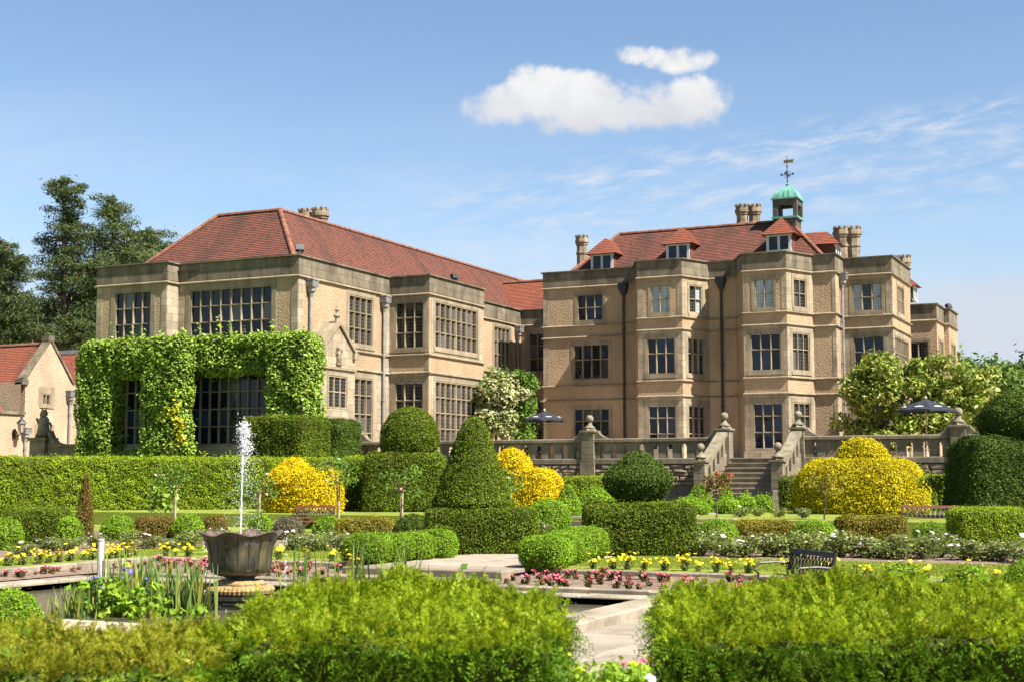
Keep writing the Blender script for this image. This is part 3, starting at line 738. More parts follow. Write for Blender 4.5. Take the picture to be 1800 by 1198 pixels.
def strip(hs, p0, p1, a0, a1, z0, z1, q=.016, mi=0):
    if a1 - a0 < .01 or z1 - z0 < .01: return
    d, n, L = wdir(p0, p1); MB().fbox(Vector(p0), d, n, a0, a1, z0, z1, -.02, q, mi).build('ashlar_panel', 'stone_dressing', hs)
def tile_slope(mb, e0, e1, r0, r1, step=.12, lap=.022):
    """roof plane in courses: e0-e1 the eave, r0-r1 the ridge (left to right seen from outside)"""
    e0, e1, r0, r1 = map(Vector, (e0, e1, r0, r1)); d = (e1 - e0).normalized()
    s = (r0 - e0) - d * (r0 - e0).dot(d); H = s.length; s /= H; nrm = d.cross(s).normalized(); k = max(1, int(H / step))
    for i in range(k):
        t0, t1 = i / k, (i + 1) / k
        a, b = e0.lerp(r0, t0), e1.lerp(r1, t0); c, f = e1.lerp(r1, t1), e0.lerp(r0, t1)
        au, bu = a + nrm * lap, b + nrm * lap
        fi = len(mb.f); mb.quad(au, bu, c + nrm * .002, f + nrm * .002)
        uu = lambda p: ((p - e0).dot(d) + 50, (p - e0).dot(s) + .002)
        mb.uv[fi] = [((a - e0).dot(d) + 50, i * .12 + .004), ((b - e0).dot(d) + 50, i * .12 + .004), ((c - e0).dot(d) + 50, i * .12 + .116), ((f - e0).dot(d) + 50, i * .12 + .116)]
        fi = len(mb.f); mb.quad(a, b, bu, au); mb.uv[fi] = [(50.01, i * .12)] * 4
RT = None
def ridge_tiles(parent, p, q, r=.11, L=.42, mat='ridge_tile'):
    global RT
    if RT is None:
        mb = MB(); seg = 6
        for k in range(seg):
            a0, a1 = math.pi * k / seg - .1, math.pi * (k + 1) / seg - .1 + .2 * (k == seg - 1)
            mb.quad((0, r * math.cos(a0), r * math.sin(a0)), (L - .012, r * math.cos(a0) * .93, r * math.sin(a0) * .93), (L - .012, r * math.cos(a1) * .93, r * math.sin(a1) * .93), (0, r * math.cos(a1), r * math.sin(a1)))
        mb.add([(0, r * math.cos(math.pi * k / seg), r * math.sin(math.pi * k / seg)) for k in range(seg + 1)], [tuple(range(seg + 1))])
        RT = mb.mesh('ridge_tile', mat)
    p, q = Vector(p), Vector(q); v = q - p; n = max(1, int(v.length / L)); rl = Vector(root_loc(parent))
    eu = v.to_track_quat('X', 'Z').to_euler()
    for i in range(n):
        o = inst('ridge_tile', RT, parent, p + v * (i / n) - rl); o.rotation_euler = eu; o.scale = (v.length / n / L, 1, 1)
def pipe(house, x, y, z0, z1, mat='lead_pipe', n=(1, 0)):
    px, py = x + n[0] * .11, y + n[1] * .11
    mb = MB(); mb.tube([(px, py, z0), (px, py, z1 - .45)], .062, 8)
    for z in np.arange(z0 + .6, z1 - .6, 1.9): mb.lathe([(.085, 0), (.085, .09)], (px, py, z), 8)
    p = mb.build('drainpipe', mat, house)
    h = MB(); h.lathe([(.06, -.45), (.10, -.34), (.10, -.28), (.19, -.2), (.19, 0)], (px, py, z1), 8)
    h.box(px - .22, px + .22, py - .22, py + .22, z1 - .03, z1 + .24); h.box(px - .25, px + .25, py - .25, py + .25, z1 + .24, z1 + .29)
    for k in range(3): h.box(px - .235, px + .235, py - .235, py + .235, z1 + .03 + k * .07, z1 + .05 + k * .07)
    h.build('hopper', mat, p)
    return p
def chimney(house, x, y, z0, z1, shafts=((0, 0),), r=.36, cap=True, square=None):
    mb = MB()
    if square: mb.box(x - square[0], x + square[0], y - square[1], y + square[1], z0, z0 + (z1 - z0) * .45); zb = z0 + (z1 - z0) * .45
    else: zb = z0
    st = mb if square else None
    for dx, dy in shafts:
        s = MB(); c = (x + dx, y + dy, 0); h = z1 - zb
        s.lathe([(r * .92, zb), (r * .92, z1 - .95), (r * 1.04, z1 - .93), (r * 1.04, z1 - .84), (r * .92, z1 - .82), (r * .92, z1 - .48), (r * 1.06, z1 - .44), (r * 1.06, z1 - .36), (r * 1.22, z1 - .32), (r * 1.22, z1 - .17), (r * 1.08, z1 - .15), (r * 1.08, z1), (r * .66, z1), (r * .62, z1 - .2)], c, 8)
        for q_ in range(8): a_q = math.pi / 4 * q_; s.box(c[0] + r * .93 * math.cos(a_q) - .07, c[0] + r * .93 * math.cos(a_q) + .07, c[1] + r * .93 * math.sin(a_q) - .07, c[1] + r * .93 * math.sin(a_q) + .07, z1 - .02, z1 + .08)
        if st is None: st = s
        else: st.add(s.v, s.f)
    return st.build('chimney', 'chimney_stone', house)
def floodlight(label, at, yaw):
    t = thing('floodlight', label, 'floodlight', at, 'floodlights on the parapets', yaw)
    MB().box(-.16, .16, -.09, .09, .16, .42).build('lamp_housing', 'black_iron', t, org=(0, 0, 0)).rotation_euler = (R(-28), 0, 0)
    MB().box(-.03, .03, -.05, .05, 0, .2).box(-.1, .1, -.08, .08, 0, .03).build('bracket', 'black_iron', t, org=(0, 0, 0))
    return t

# ---------------------------------------------------------------- the two-storey wing on the left
X1, Y0, YL, XL0, XLM = -31.69, 46.95, 46.21, -41.29, -37.6
YB0, YB1, XB, YK = 54.1, 59.4, -29.68, 67.79
ZG, ZP = 0.45, 10.45
wing = thing('hall_wing', 'two storey stone wing with red hipped roof and ivy on its front', 'house', (-36, 55, ZG))
ZB_ = 2.4; W0 = MB(); SUNP = 'pane_leaded'
F1z = (7.30, 9.36); G1z = (3.0, 5.9)
out_pts = [(XL0, 58.0), (XL0, YL), (XLM, YL), (XLM, Y0), (X1, Y0), (X1, YB0), (XB, YB0), (XB, YB1), (X1, YB1), (X1, YK), (-26.0, YK)]
facade(wing, W0, (XL0, 60), (XL0, YL), ZG, ZP)
facade(wing, W0, (XL0, YL), (XLM, YL), ZG, ZP, [dict(a=(.96, 2.87), z=F1z, c=(4, 3), pane='pane_glass'), dict(a=(1.2, 3.1), z=G1z, c=(4, 4), pane='pane_glass')])
facade(wing, W0, (XLM, YL), (XLM, Y0), ZG, ZP)
facade(wing, W0, (XLM, Y0), (X1, Y0), ZG, ZP, [dict(a=(.6, 4.66), z=F1z, c=(8, 3), pane='pane_glass', king=True), dict(a=(.7, 4.5), z=G1z, c=(8, 4), pane='pane_glass', king=True)])
facade(wing, W0, (X1, Y0), (X1, YB0), ZG, ZP, [dict(a=(50.76 - Y0, 52.7 - Y0), z=F1z, c=(4, 3), pane=SUNP), dict(a=(51.25 - Y0, 52.75 - Y0), z=(3.0, 5.9), c=(3, 4), pane=SUNP, rows=(0, .19, .47, .75, 1))], 1)
facade(wing, W0, (X1, YB0), (XB, YB0), ZG, ZP, [dict(a=(.3, 1.72), z=F1z, c=(3, 3)), dict(a=(.3, 1.72), z=(3.0, 5.85), c=(3, 3), rows=(0, .36, .72, 1))])
facade(wing, W0, (XB, YB0), (XB, YB1), ZG, ZP, [dict(a=(.55, 4.65), z=(7.36, 9.4), c=(8, 3), pane=SUNP, king=True), dict(a=(.6, 4.65), z=(3.1, 5.92), c=(8, 4), pane=SUNP, king=True)], 1)
facade(wing, W0, (XB, YB1), (X1, YB1), ZG, ZP, (), 1)
facade(wing, W0, (X1, YB1), (X1, YK), ZG, ZP, [dict(a=(64.64 - YB1, 66.53 - YB1), z=(7.24, 9.38), c=(4, 3), pane=SUNP)], 1)
facade(wing, W0, (X1, YK), (-26.0, YK), ZG, ZP, [dict(a=(.5, 2.4), z=(7.2, 9.3), c=(4, 3)), dict(a=(.5, 2.4), z=(3.0, 5.7), c=(4, 2))])
W0.build('wall', 'roughcast', wing)
# parapet, copings and string courses
for nm, z0, z1, q, mat in (('parapet', 9.74, ZP, .02, 'stone_parapet'), ('coping', ZP, ZP + .06, .10, 'stone_parapet'), ('string_course', 9.62, 9.74, .10, 'stone_trim'),
                           ('string_course', 6.98, 7.10, .09, 'stone_trim'), ('string_course', 6.2, 6.32, .09, 'stone_trim'), ('plinth', 2.3, 2.9, .06, 'stone_dressing')):
    mb = MB(); band_run(mb, out_pts, z0, z1, q, inn=.3 if nm in ('parapet', 'coping') else .05, slope=.075 if nm == 'string_course' else 0); mb.build(nm, mat, wing)
# ashlar: corner strips and the storeys of the bay
hs_ = wing
for (p0, p1, spans) in (((XL0, YL), (XLM, YL), ((0, .3), (3.40, 3.68))), ((XLM, YL), (XLM, Y0), ((0, .74),)), ((XLM, Y0), (X1, Y0), ((0, .3), (5.6, 5.9))),
                        ((X1, Y0), (X1, YB0), ((0, .4), (YB0 - Y0 - .28, YB0 - Y0))), ((X1, YB0), (XB, YB0), ((1.80, 2.0), (0, .2))), ((X1, YB1), (X1, YK), ((YK - YB1 - .3, YK - YB1), (0, .3)))):
    for a0, a1 in spans:
        strip(hs_, p0, p1, a0 + .001, a1 - .001, 7.1, 9.62, .014); strip(hs_, p0, p1, a0 + .001, a1 - .001, 2.9, 6.2, .014); strip(hs_, p0, p1, a0 + .001, a1 - .001, 6.32, 6.98, .010)
for (p0, p1, L, wz) in (((XB, YB0), (XB, YB1), YB1 - YB0, ((7.1, 9.62, .55, 4.65, 7.36, 9.4), (2.9, 6.2, .6, 4.65, 3.1, 5.92))),
                        ((XLM, Y0), (X1, Y0), 5.91, ((7.1, 9.62, .6, 4.66, 7.3, 9.36),)), ((XL0, YL), (XLM, YL), 3.69, ((7.1, 9.62, .96, 2.87, 7.3, 9.36),)),
                        ((X1, YB0), (XB, YB0), 2.0, ((7.1, 9.62, .3, 1.72, 7.3, 9.36), (2.9, 6.2, .3, 1.72, 3.0, 5.85))), ((X1, Y0), (X1, YB0), 5.3, ((2.9, 6.2, 4.3, 5.8, 3.0, 5.9),))):
    for z0, z1, a0, a1, b0, b1 in wz:
        full = p0[0] == XB or p1[0] == XB
        lo, hi = (.21, L - .21) if full else (max(a0 - .24, .31), min(a1 + .24, 5.49) if p0 != (X1, Y0) else 6.6)
        strip(hs_, p0, p1, lo, a0 - .002, z0, z1, .011); strip(hs_, p0, p1, a1 + .002, hi, z0, z1, .011)
        strip(hs_, p0, p1, a0 - .001, a1 + .001, b1 + .001, z1, .0105); strip(hs_, p0, p1, a0 - .001, a1 + .001, z0, b0 - .001, .0105)
# roof: a broad hipped roof whose ridge turns the corner
ez, rz_, run, ins = 10.25, 13.05, 2.62, .42
xe1, ye0 = X1 - ins, Y0 + ins; xr, yr = xe1 - run, ye0 + run; xr0 = xr - 3.25; xe0 = xr0 - run; yend = 80.0
ROOF = MB()
tile_slope(ROOF, (xe0, ye0, ez), (xe1, ye0, ez), (xr0, yr, rz_), (xr, yr, rz_))
tile_slope(ROOF, (xe1, ye0, ez), (xe1, yend, ez), (xr, yr, rz_), (xr, yend, rz_))
tile_slope(ROOF, (xe0, yend, ez), (xe0, ye0, ez), (xr0, yend, rz_), (xr0, yr, rz_))
ROOF.quad((xr0, yr, rz_ - .02), (xr, yr, rz_ - .02), (xr, yend, rz_ - .02), (xr0, yend, rz_ - .02))
roofw = ROOF.build('roof', 'roof_tile', wing)
for a, b in (((xr0, yr, rz_), (xr, yr, rz_)), ((xe1, ye0, ez), (xr, yr, rz_)), ((xe0, ye0, ez), (xr0, yr, rz_)), ((xr, yr, rz_), (xr, yend, rz_))): ridge_tiles(roofw, a, b)
# the gutter roofs behind the bay and the cross roof over the link
mb = MB(); mb.quad((X1 - .5, YB0 + .3, 10.3), (XB - .3, YB0 + .3, 10.3), (XB - .3, YB1 - .3, 10.3), (X1 - .5, YB1 - .3, 10.3)); mb.quad((XL0 + .3, YL + .3, 10.2), (X1 - .4, YL + .3 + .74, 10.2), (X1 - .4, 58, 10.2), (XL0 + .3, 58, 10.2))
mb.build('flat_roof', 'lead_grey', wing)
mb = MB(); ly = YK + .35; lr = ly + 2.1; lz = 12.35; lx1 = -27.6
tile_slope(mb, (xr + .3, ly, ez), (lx1, ly, ez), (xr + .3, lr, lz), (lx1 - 2.1, lr, lz)); tile_slope(mb, (lx1, ly, ez), (lx1, 76, ez), (lx1 - 2.1, lr, lz), (lx1 - 2.1, 76, lz))
lk = mb.build('link_roof', 'roof_tile_new', wing); ridge_tiles(lk, (xr + .9, lr, lz), (lx1 - 2.1, lr, lz)); ridge_tiles(lk, (lx1, ly, ez), (lx1 - 2.1, lr, lz))
c = atd(551, 372, 66); chimney(wing, c.x, c.y, 11.5, c.z + .05, ((-.38, 0), (.38, 0)), .36)
for y, x in ((47.7, X1), (53.47, X1), (67.25, X1)): pipe(wing, x, y, 2.5, 9.3)
# the gabled garden porch
pa, pb, px = 47.35, 49.85, X1 + .87
mb = MB()
facade(wing, mb, (px, pa), (px, pb), ZG, 6.72, [dict(a=(.55, 1.9), z=(4.45, 5.75), c=(3, 2), pane=SUNP, sill=False, band=.1, deep=.1)]); mb.add([(px, pa, 6.72), (px, pb, 6.72), (px, (pa + pb) / 2, 7.72)], [(0, 1, 2)]); facade(wing, mb, (X1 - .02, pa), (px, pa), ZG, 6.72); facade(wing, mb, (px, pb), (X1 - .02, pb), ZG, 6.72)
por = mb.build('porch', 'stone_dressing', wing)
mb = MB()
for s_, (ya, yb) in ((1, (pa, (pa + pb) / 2)), (2, ((pa + pb) / 2, pb))):
    za, zb = (6.75, 7.79) if s_ == 1 else (7.79, 6.75)
    e = -.14 if s_ == 1 else .14; ya2, yb2 = (ya - .12, yb) if s_ == 1 else (ya, yb + .12); za2, zb2 = (za - .14, zb) if s_ == 1 else (za, zb - .14)
    mb = MB(); mb.hexa([(X1 - .05, ya2, za2), (px + .09, ya2, za2), (px + .09, yb2, zb2), (X1 - .05, yb2, zb2), (X1 - .05, ya2, za2 + .16), (px + .09, ya2, za2 + .16), (px + .09, yb2, zb2 + .16), (X1 - .05, yb2, zb2 + .16)]); mb.build('gable_coping', 'stone_trim', por)
for yy, hh in ((pa + .02, .75), (pb - .02, .75)):
    mb = MB(); mb.box(X1 - .05, px + .12, yy - .18, yy + .18, 6.5, 6.75); mb.lathe([(.10, 6.74), (.07, 6.95), (.12, 7.02), (.12, 7.1), (.05, 7.16), (.08, 7.22), (.03, 7.3)], (px - .1, yy, 0), 8); mb.build('pinnacle', 'stone_trim', por)
mb = MB(); mb.lathe([(.11, 7.8), (.08, 8.08), (.14, 8.14), (.14, 8.2), (.05, 8.25), (.05, 8.36), (.11, 8.41), (.05, 8.48), (.02, 8.58)], (px - .1, (pa + pb) / 2, 0), 8); mb.build('finial', 'stone_trim', por)
for z_ in (6.0, 4.02): MB().box(X1, px + .07, pa - .05, pb + .05, z_, z_ + .1).build('porch_string', 'stone_trim', por)
MB().box(px, px + .09, pa + .55, pb - .55, 3.64, 3.72).build('door_hood', 'stone_trim', por)
mb = MB(); ym = (pa + pb) / 2      # the carved crest: a small beast upright on a wreath
mb.box(px - .02, px + .09, ym - .2, ym + .2, 6.20, 6.30); mb.lathe([(.13, 6.30), (.17, 6.48), (.12, 6.68), (.08, 6.80)], (px, ym - .02, 0), 7); mb.sphere((px + .03, ym - .08, 6.86), .1, 7, 5)
for dy, dz in ((-.19, 6.64), (.17, 6.70), (.15, 6.44)): mb.tube([(px + .05, ym, dz - .1), (px + .08, ym + dy, dz), (px + .06, ym + dy * 1.1, dz + .12)], .035, 5)
mb.build('crest', 'chimney_stone', wing)
mb = MB(); poly = [(ym - .52, 2.45), (ym + .52, 2.45), (ym + .52, 3.2), (ym + .3, 3.45), (ym, 3.55), (ym - .3, 3.45), (ym - .52, 3.2)]
mb.prism(poly, px, px + .02, 'x'); mb.build('door', 'dark_oak', wing)
floodlight('black floodlight at the near corner of the left wing parapet', (X1 - .1, Y0 + .25, 10.56), R(40))
floodlight('black floodlight on the parapet of the left wing bay', (XB - .3, 57.2, 10.56), R(70))

ZG = 2.4
# ---------------------------------------------------------------- the three-storey house on the right
XR, YR, YF = -29.03, 64.81, 63.11; XE, Y3, X3, Y3e = -14.36, 66.5, -12.12, 71.2; ZT = 11.87
house = thing('main_house', 'three storey stone house with canted bays and a green cupola', 'house', (-21, 70, ZG))
B1 = [(-24.15, YR), (-23.37, YF), (-21.16, YF), (-20.4, YR)]; B2 = [(-19.05, YR), (-18.22, YF), (-16.2, YF), (-15.4, YR)]
pts = [(XR, 76), (XR, YR)] + B1 + B2 + [(XE, YR), (XE, Y3), (X3, Y3), (X3, Y3e), (X3 - 2, Y3e)]
z2, z1, z0 = (9.38, 10.72), (6.5, 8.24), (2.95, 5.08)
H0 = MB(); r3 = (0, .36, .72, 1)
def ww(a2=None, a1=None, a0=None, c2=None, c1=None, c0=None, cur2=(), pn='pane_leaded', kp=None):
    o = []
    if a2: o.append(dict(a=a2, z=z2, c=c2, curtain=cur2, pane=pn, band=.13))
    if a1: o.append(dict(a=a1, z=z1, c=c1, pane=kp or pn, band=.14, rows=(0, .57, 1)))
    if a0: o.append(dict(a=a0, z=z0, c=c0, pane=kp or pn, band=.14, rows=r3 if c0[1] == 3 else None))
    return o
facade(house, H0, (XR, 76), (XR, YR), ZG, ZT)
facade(house, H0, (XR, YR), B1[0], ZG, ZT, ww((1.83, 3.23), (1.63, 3.53), (1.63, 3.53), (3, 2), (4, 2), (4, 3), pn='pane_glass'))
facade(house, H0, B1[0], B1[1], ZG, ZT)
facade(house, H0, B1[1], B1[2], ZG, ZT, ww((.66, 1.56), (.44, 1.84), (.48, 1.86), (2, 2), (3, 2), (3, 3), (0, 1), kp='pane_glass'))
facade(house, H0, B1[2], B1[3], ZG, ZT, ww((.5, 1.4), (.35, 1.55), (.35, 1.55), (2, 2), (3, 2), (3, 3), (1,)))
facade(house, H0, B1[3], B2[0], ZG, ZT)
facade(house, H0, B2[0], B2[1], ZG, ZT)
facade(house, H0, B2[1], B2[2], ZG, ZT, ww((.53, 1.43), (.3, 1.72), (.38, 1.75), (2, 2), (3, 2), (3, 3), (0, 1), kp='pane_glass'))
facade(house, H0, B2[2], B2[3], ZG, ZT, ww((.5, 1.4), (.35, 1.55), (.35, 1.55), (2, 2), (3, 2), (3, 3)), 1)
facade(house, H0, B2[3], (XE, YR), ZG, ZT)
facade(house, H0, (XE, YR), (XE, Y3), ZG, ZT, (), 1)
facade(house, H0, (XE, Y3), (X3, Y3), ZG, ZT, ww((.4, 1.76), (.42, 1.82), (.42, 1.82), (3, 2), (3, 2), (3, 3), (0, 2), kp='pane_glass'))
facade(house, H0, (X3, Y3), (X3, Y3e), ZG, ZT, ww((1.25, 3.0), (.4, 3.9), (.4, 3.9), (4, 2), (6, 2), (6, 3), pn=SUNP), 1)
facade(house, H0, (X3, Y3e), (X3 - 2, Y3e), ZG, ZT)
H0.build('wall', 'roughcast', house)
for nm, za, zb, q, mat in (('parapet', 11.17, ZT, .02, 'stone_parapet'), ('coping', ZT, ZT + .06, .10, 'stone_parapet'), ('string_course', 11.05, 11.17, .10, 'stone_trim'), ('string_course', 9.13, 9.24, .09, 'stone_trim'),
                           ('string_course', 8.56, 8.67, .09, 'stone_trim'), ('string_course', 6.17, 6.28, .09, 'stone_trim'), ('string_course', 5.45, 5.56, .09, 'stone_trim'), ('plinth', ZG, 2.88, .06, 'stone_dressing')):
    mb = MB(); band_run(mb, pts, za, zb, q, inn=.3 if nm in ('parapet', 'coping') else .05, slope=.075 if nm == 'string_course' else 0); mb.build(nm, mat, house)
hs_ = house; lev = ((9.24, 11.05), (6.28, 8.56), (2.88, 5.45), (8.67, 9.13), (5.56, 6.17))
def dress(p0, p1, spans, zs=lev[:3]):
    for a0, a1 in spans:
        for za, zb in zs: strip(hs_, p0, p1, a0 + .001, a1 - .001, za, zb, .012)
dress((XR, YR), B1[0], ((0, .28),)); dress(B1[1], B1[2], ((0, .26), (1.96, 2.21))); dress(B2[1], B2[2], ((0, .24), (1.79, 2.02))); dress(B1[2], B1[3], ((0, .3), (1.6, 1.86))); dress(B2[2], B2[3], ((0, .3), (1.6, 1.87)))
dress((XE, Y3), (X3, Y3), ((0, .2), (1.96, 2.24))); dress((X3, Y3), (X3, Y3e), ((0, .32),)); dress(B2[3], (XE, YR), ((.88, 1.04),)); dress((XE, YR), (XE, Y3), ((0, .4),), lev)
for p0, p1, lo, hi, a0, a1 in ((B1[1], B1[2], .262, 1.958, .44, 1.86), (B2[1], B2[2], .242, 1.788, .3, 1.75), (B1[2], B1[3], .302, 1.598, .35, 1.55), (B2[2], B2[3], .302, 1.598, .35, 1.55), ((XE, Y3), (X3, Y3), .202, 1.958, .42, 1.82), ((X3, Y3), (X3, Y3e), .322, 4.1, .4, 3.9)):
    for (za, zb, b0, b1) in ((6.28, 8.56, *z1), (2.88, 5.45, *z0)):
        strip(hs_, p0, p1, lo, a0 - .003, za, zb, .0095); strip(hs_, p0, p1, a1 + .003, hi, za, zb, .0095); strip(hs_, p0, p1, a0 - .002, a1 + .002, b1 + .003, zb, .009); strip(hs_, p0, p1, a0 - .002, a1 + .002, za, b0 - .003, .009)
mb = MB()
for poly in ([B1[0], B1[1], B1[2], B1[3]], [B2[0], B2[1], B2[2], B2[3]], [(XE - 1, Y3), (X3, Y3), (X3, Y3e), (XE - 1, Y3e)], [(XR + .2, YR + .2), (XE - .2, YR + .2), (XE - .2, 72), (XR + .2, 72)]):
    c = Vector((sum(p[0] for p in poly) / 4, sum(p[1] for p in poly) / 4)); mb.quad(*[(c.x + (p[0] - c.x) * .9, c.y + (p[1] - c.y) * .9 + .1, 11.4) for p in poly])
mb.build('flat_roof', 'lead_grey', house)
# main hipped roof
e, rn, za, zb = .45, 2.75, 11.35, 14.17
ex0, ex1, ey0 = XR + e, XE - e + .3, YR + e; rx0, rx1, ry = ex0 + rn - .3, ex1 - rn, ey0 + rn
mb = MB()
tile_slope(mb, (ex0, ey0, za), (ex1, ey0, za), (rx0, ry, zb), (rx1, ry, zb)); tile_slope(mb, (ex1, ey0, za), (ex1, ry + rn, za), (rx1, ry, zb), (rx1, ry + .01, zb))
tile_slope(mb, (ex0, ry + rn, za), (ex0, ey0, za), (rx0, ry + .01, zb), (rx0, ry, zb)); tile_slope(mb, (ex1, ry + rn, za), (ex0, ry + rn, za), (rx1, ry, zb), (rx0, ry, zb))
roofm = mb.build('roof', 'roof_tile', house)
for a, b in (((rx0, ry, zb), (rx1, ry, zb)), ((ex1, ey0, za), (rx1, ry, zb)), ((ex0, ey0, za), (rx0, ry, zb))): ridge_tiles(roofm, a, b)
def dormer(xc, yf, zb_, w=1.2, h=.85, face='y', dep=2.3, rise=.88):
    """white casement dormer with a hipped tile roof"""
    t = MB()
    def P(a, q, z): return (xc + a, yf + q, z) if face == 'y' else (xc - q, yf + a, z)
    def bx(m_, a0, a1, q0, q1, za_, zb2, mi=0): m_.hexa([P(a0, q0, za_), P(a1, q0, za_), P(a1, q1, za_), P(a0, q1, za_), P(a0, q0, zb2), P(a1, q0, zb2), P(a1, q1, zb2), P(a0, q1, zb2)], mi)
    bx(t, -w / 2, -w / 2 + .03, .05, dep - .5, zb_, zb_ + h)
    dm = t.build('dormer', 'roof_tile_new', house); t = MB(); bx(t, w / 2 - .03, w / 2, .05, dep - .5, zb_, zb_ + h); t.build('dormer_cheek', 'roof_tile_new', dm)
    f = MB()
    for a0, a1 in ((-w / 2, -w / 2 + .13), (-.06, .06), (w / 2 - .13, w / 2)): bx(f, a0, a1, -.01, .1, zb_, zb_ + h)
    bx(f, -w / 2 - .02, w / 2 + .02, -.03, .1, zb_ + h - .1, zb_ + h + .02); bx(f, -w / 2 - .02, w / 2 + .02, -.05, .1, zb_ - .02, zb_ + .09)
    f.build('dormer_frame', 'white_paint', dm)
    g = MB(); bx(g, -w / 2 + .1, w / 2 - .1, .045, .06, zb_ + .05, zb_ + h - .08); g.build('dormer_pane', 'pane_glass', dm)
    r = MB(); o = .22; ze_, zr = zb_ + h - .02, zb_ + h + rise
    rp = [P(-w / 2 - o, -o, ze_), P(w / 2 + o, -o, ze_), P(0, .55, zr), P(-w / 2 - o, dep, ze_ + .03), P(w / 2 + o, dep, ze_ + .03), P(0, dep, zr)]
    tile_slope(r, rp[0], rp[1], Vector(rp[2]), Vector(rp[2]) + (Vector(rp[1]) - Vector(rp[0])).normalized() * .01)
    tile_slope(r, rp[1], rp[4], rp[2], rp[5]); tile_slope(r, rp[3], rp[0], rp[5], rp[2])
    r.quad(rp[0], rp[3], rp[4], rp[1])
    ro = r.build('dormer_roof', 'roof_tile_new', dm)
    return dm
for (u, v, yf) in ((1058, 474, YR + 1.05), (1191.5, 457, YR + 1.05), (1369, 441, YR + 1.05)):
    p = aty(u, v, yf); dormer(p.x, yf, p.z - .05)
p = atx(1473, 447, -14.75); dormer(-14.75, p.y + .1, p.z - .3, .95, .75, 'x', 1.7, .7)
p = atx(1606, 520, -13.2); dormer(-13.1, p.y, p.z - .3, 1.0, .8, 'x', 1.9, .7)
# chimneys
p = aty(1023, 470, 70); chimney(house, p.x, p.y, 10.5, aty(1023, 417, 70).z, r=.32)
p = aty(1316, 386, 70.2); zt = aty(1316, 363, 70.2).z; chimney(house, p.x, p.y, 12.8, zt, ((-.3, -.12), (.28, .12)), .32)
p = aty(1490, 448, 70.6); zt = aty(1490, 402, 70.6).z; chimney(house, p.x, p.y, 10.8, zt, ((-.27, -.15), (.27, .12)), .36)
p = atd(1590, 480, 72.5); zt = atd(1590, 452, 72.5).z; chimney(house, p.x, p.y, 8, zt, r=.3)
for (x, y, nn, mt) in ((-24.69, YR, (0, -1), 'black_iron'), (-19.75, YR, (0, -1), 'black_iron'), (XE, YR + .95, (1, 0), 'lead_pipe')): pipe(house, x, y, 2.5, 10.85, mt, nn)
# cupola with copper dome and weathervane
cx, cy, cz = rx1 - .05, ry, zb - .25; mb = MB()
w = .5
mb.box(cx - w - .02, cx + w + .02, cy - w - .02, cy + w + .02, cz - .3, cz + 0.320)
for sx in (-1, 1):
    for sy in (-1, 1): mb.box(cx + sx * w - .1, cx + sx * w + .1, cy + sy * w - .1, cy + sy * w + .1, cz + 0.320, cz + 1.235)
for (a0, a1, b0, b1) in ((-w, w, -w - .09, -w + .07), (-w, w, w - .07, w + .09), (-w - .09, -w + .07, -w, w), (w - .07, w + .09, -w, w)): mb.box(cx + a0, cx + a1, cy + b0, cy + b1, cz + 0.974, cz + 1.253)
cup = mb.build('cupola', 'dark_oak', house)
MB().box(cx - w - .14, cx + w + .14, cy - w - .14, cy + w + .14, cz + 0.300, cz + 0.400).build('copper_sill', 'verdigris', cup); mb = MB(); mb.box(cx - w - .17, cx + w + .17, cy - w - .17, cy + w + .17, cz + 1.257, cz + 1.331)
def dm_mod(r, z, a, i):
    q = 1 / max(abs(math.cos(a)), abs(math.sin(a))); k = 1 - .5 * (i / 7); rib = 1 + .035 * (1 if int(a / (2 * math.pi) * 48 + .5) % 3 == 0 else 0)
    return (r * (1 + (q - 1) * k) * rib, z)
mb.lathe([(.62, 1.33), (.60, 1.42), (.565, 1.53), (.50, 1.65), (.40, 1.76), (.27, 1.85), (.13, 1.91), (.07, 1.98)], (cx, cy, cz), 48, mod=dm_mod)
mb.lathe([(.10, 1.94), (.05, 2.02), (.09, 2.08), (.03, 2.14)], (cx, cy, cz), 8); mb.build('cupola_dome', 'verdigris', cup)
mb = MB(); mb.tube([(cx, cy, cz + 2.088), (cx, cy, cz + 3.523)], [.03, .012], 6)
for a in range(4):
    dx, dy = math.cos(a * math.pi / 2), math.sin(a * math.pi / 2); mb.tube([(cx, cy, cz + 2.567), (cx + dx * .28, cy + dy * .28, cz + 2.567)], .014, 5); mb.box(cx + dx * .28 - .045, cx + dx * .28 + .045, cy + dy * .28 - .045, cy + dy * .28 + .045, cz + 2.540, cz + 2.627)
    mb.tube([(cx + dx * .05, cy + dy * .05, cz + 2.393), (cx + dx * .16, cy + dy * .16, cz + 2.480), (cx + dx * .13, cy + dy * .13, cz + 2.697), (cx, cy, cz + 2.767)], .012, 5)
mb.sphere((cx, cy, cz + 2.975), .05, 8, 5); wv = mb.build('weathervane', 'black_iron', cup)
mb = MB(); poly = [(cx - .16, cz + 3.149), (cx + .36, cz + 3.149), (cx + .28, cz + 3.219), (cx + .38, cz + 3.306), (cx - .16, cz + 3.306)]; mb.prism(poly, cy - .008, cy + .008); mb.build('vane_flag', 'gilt', cup)
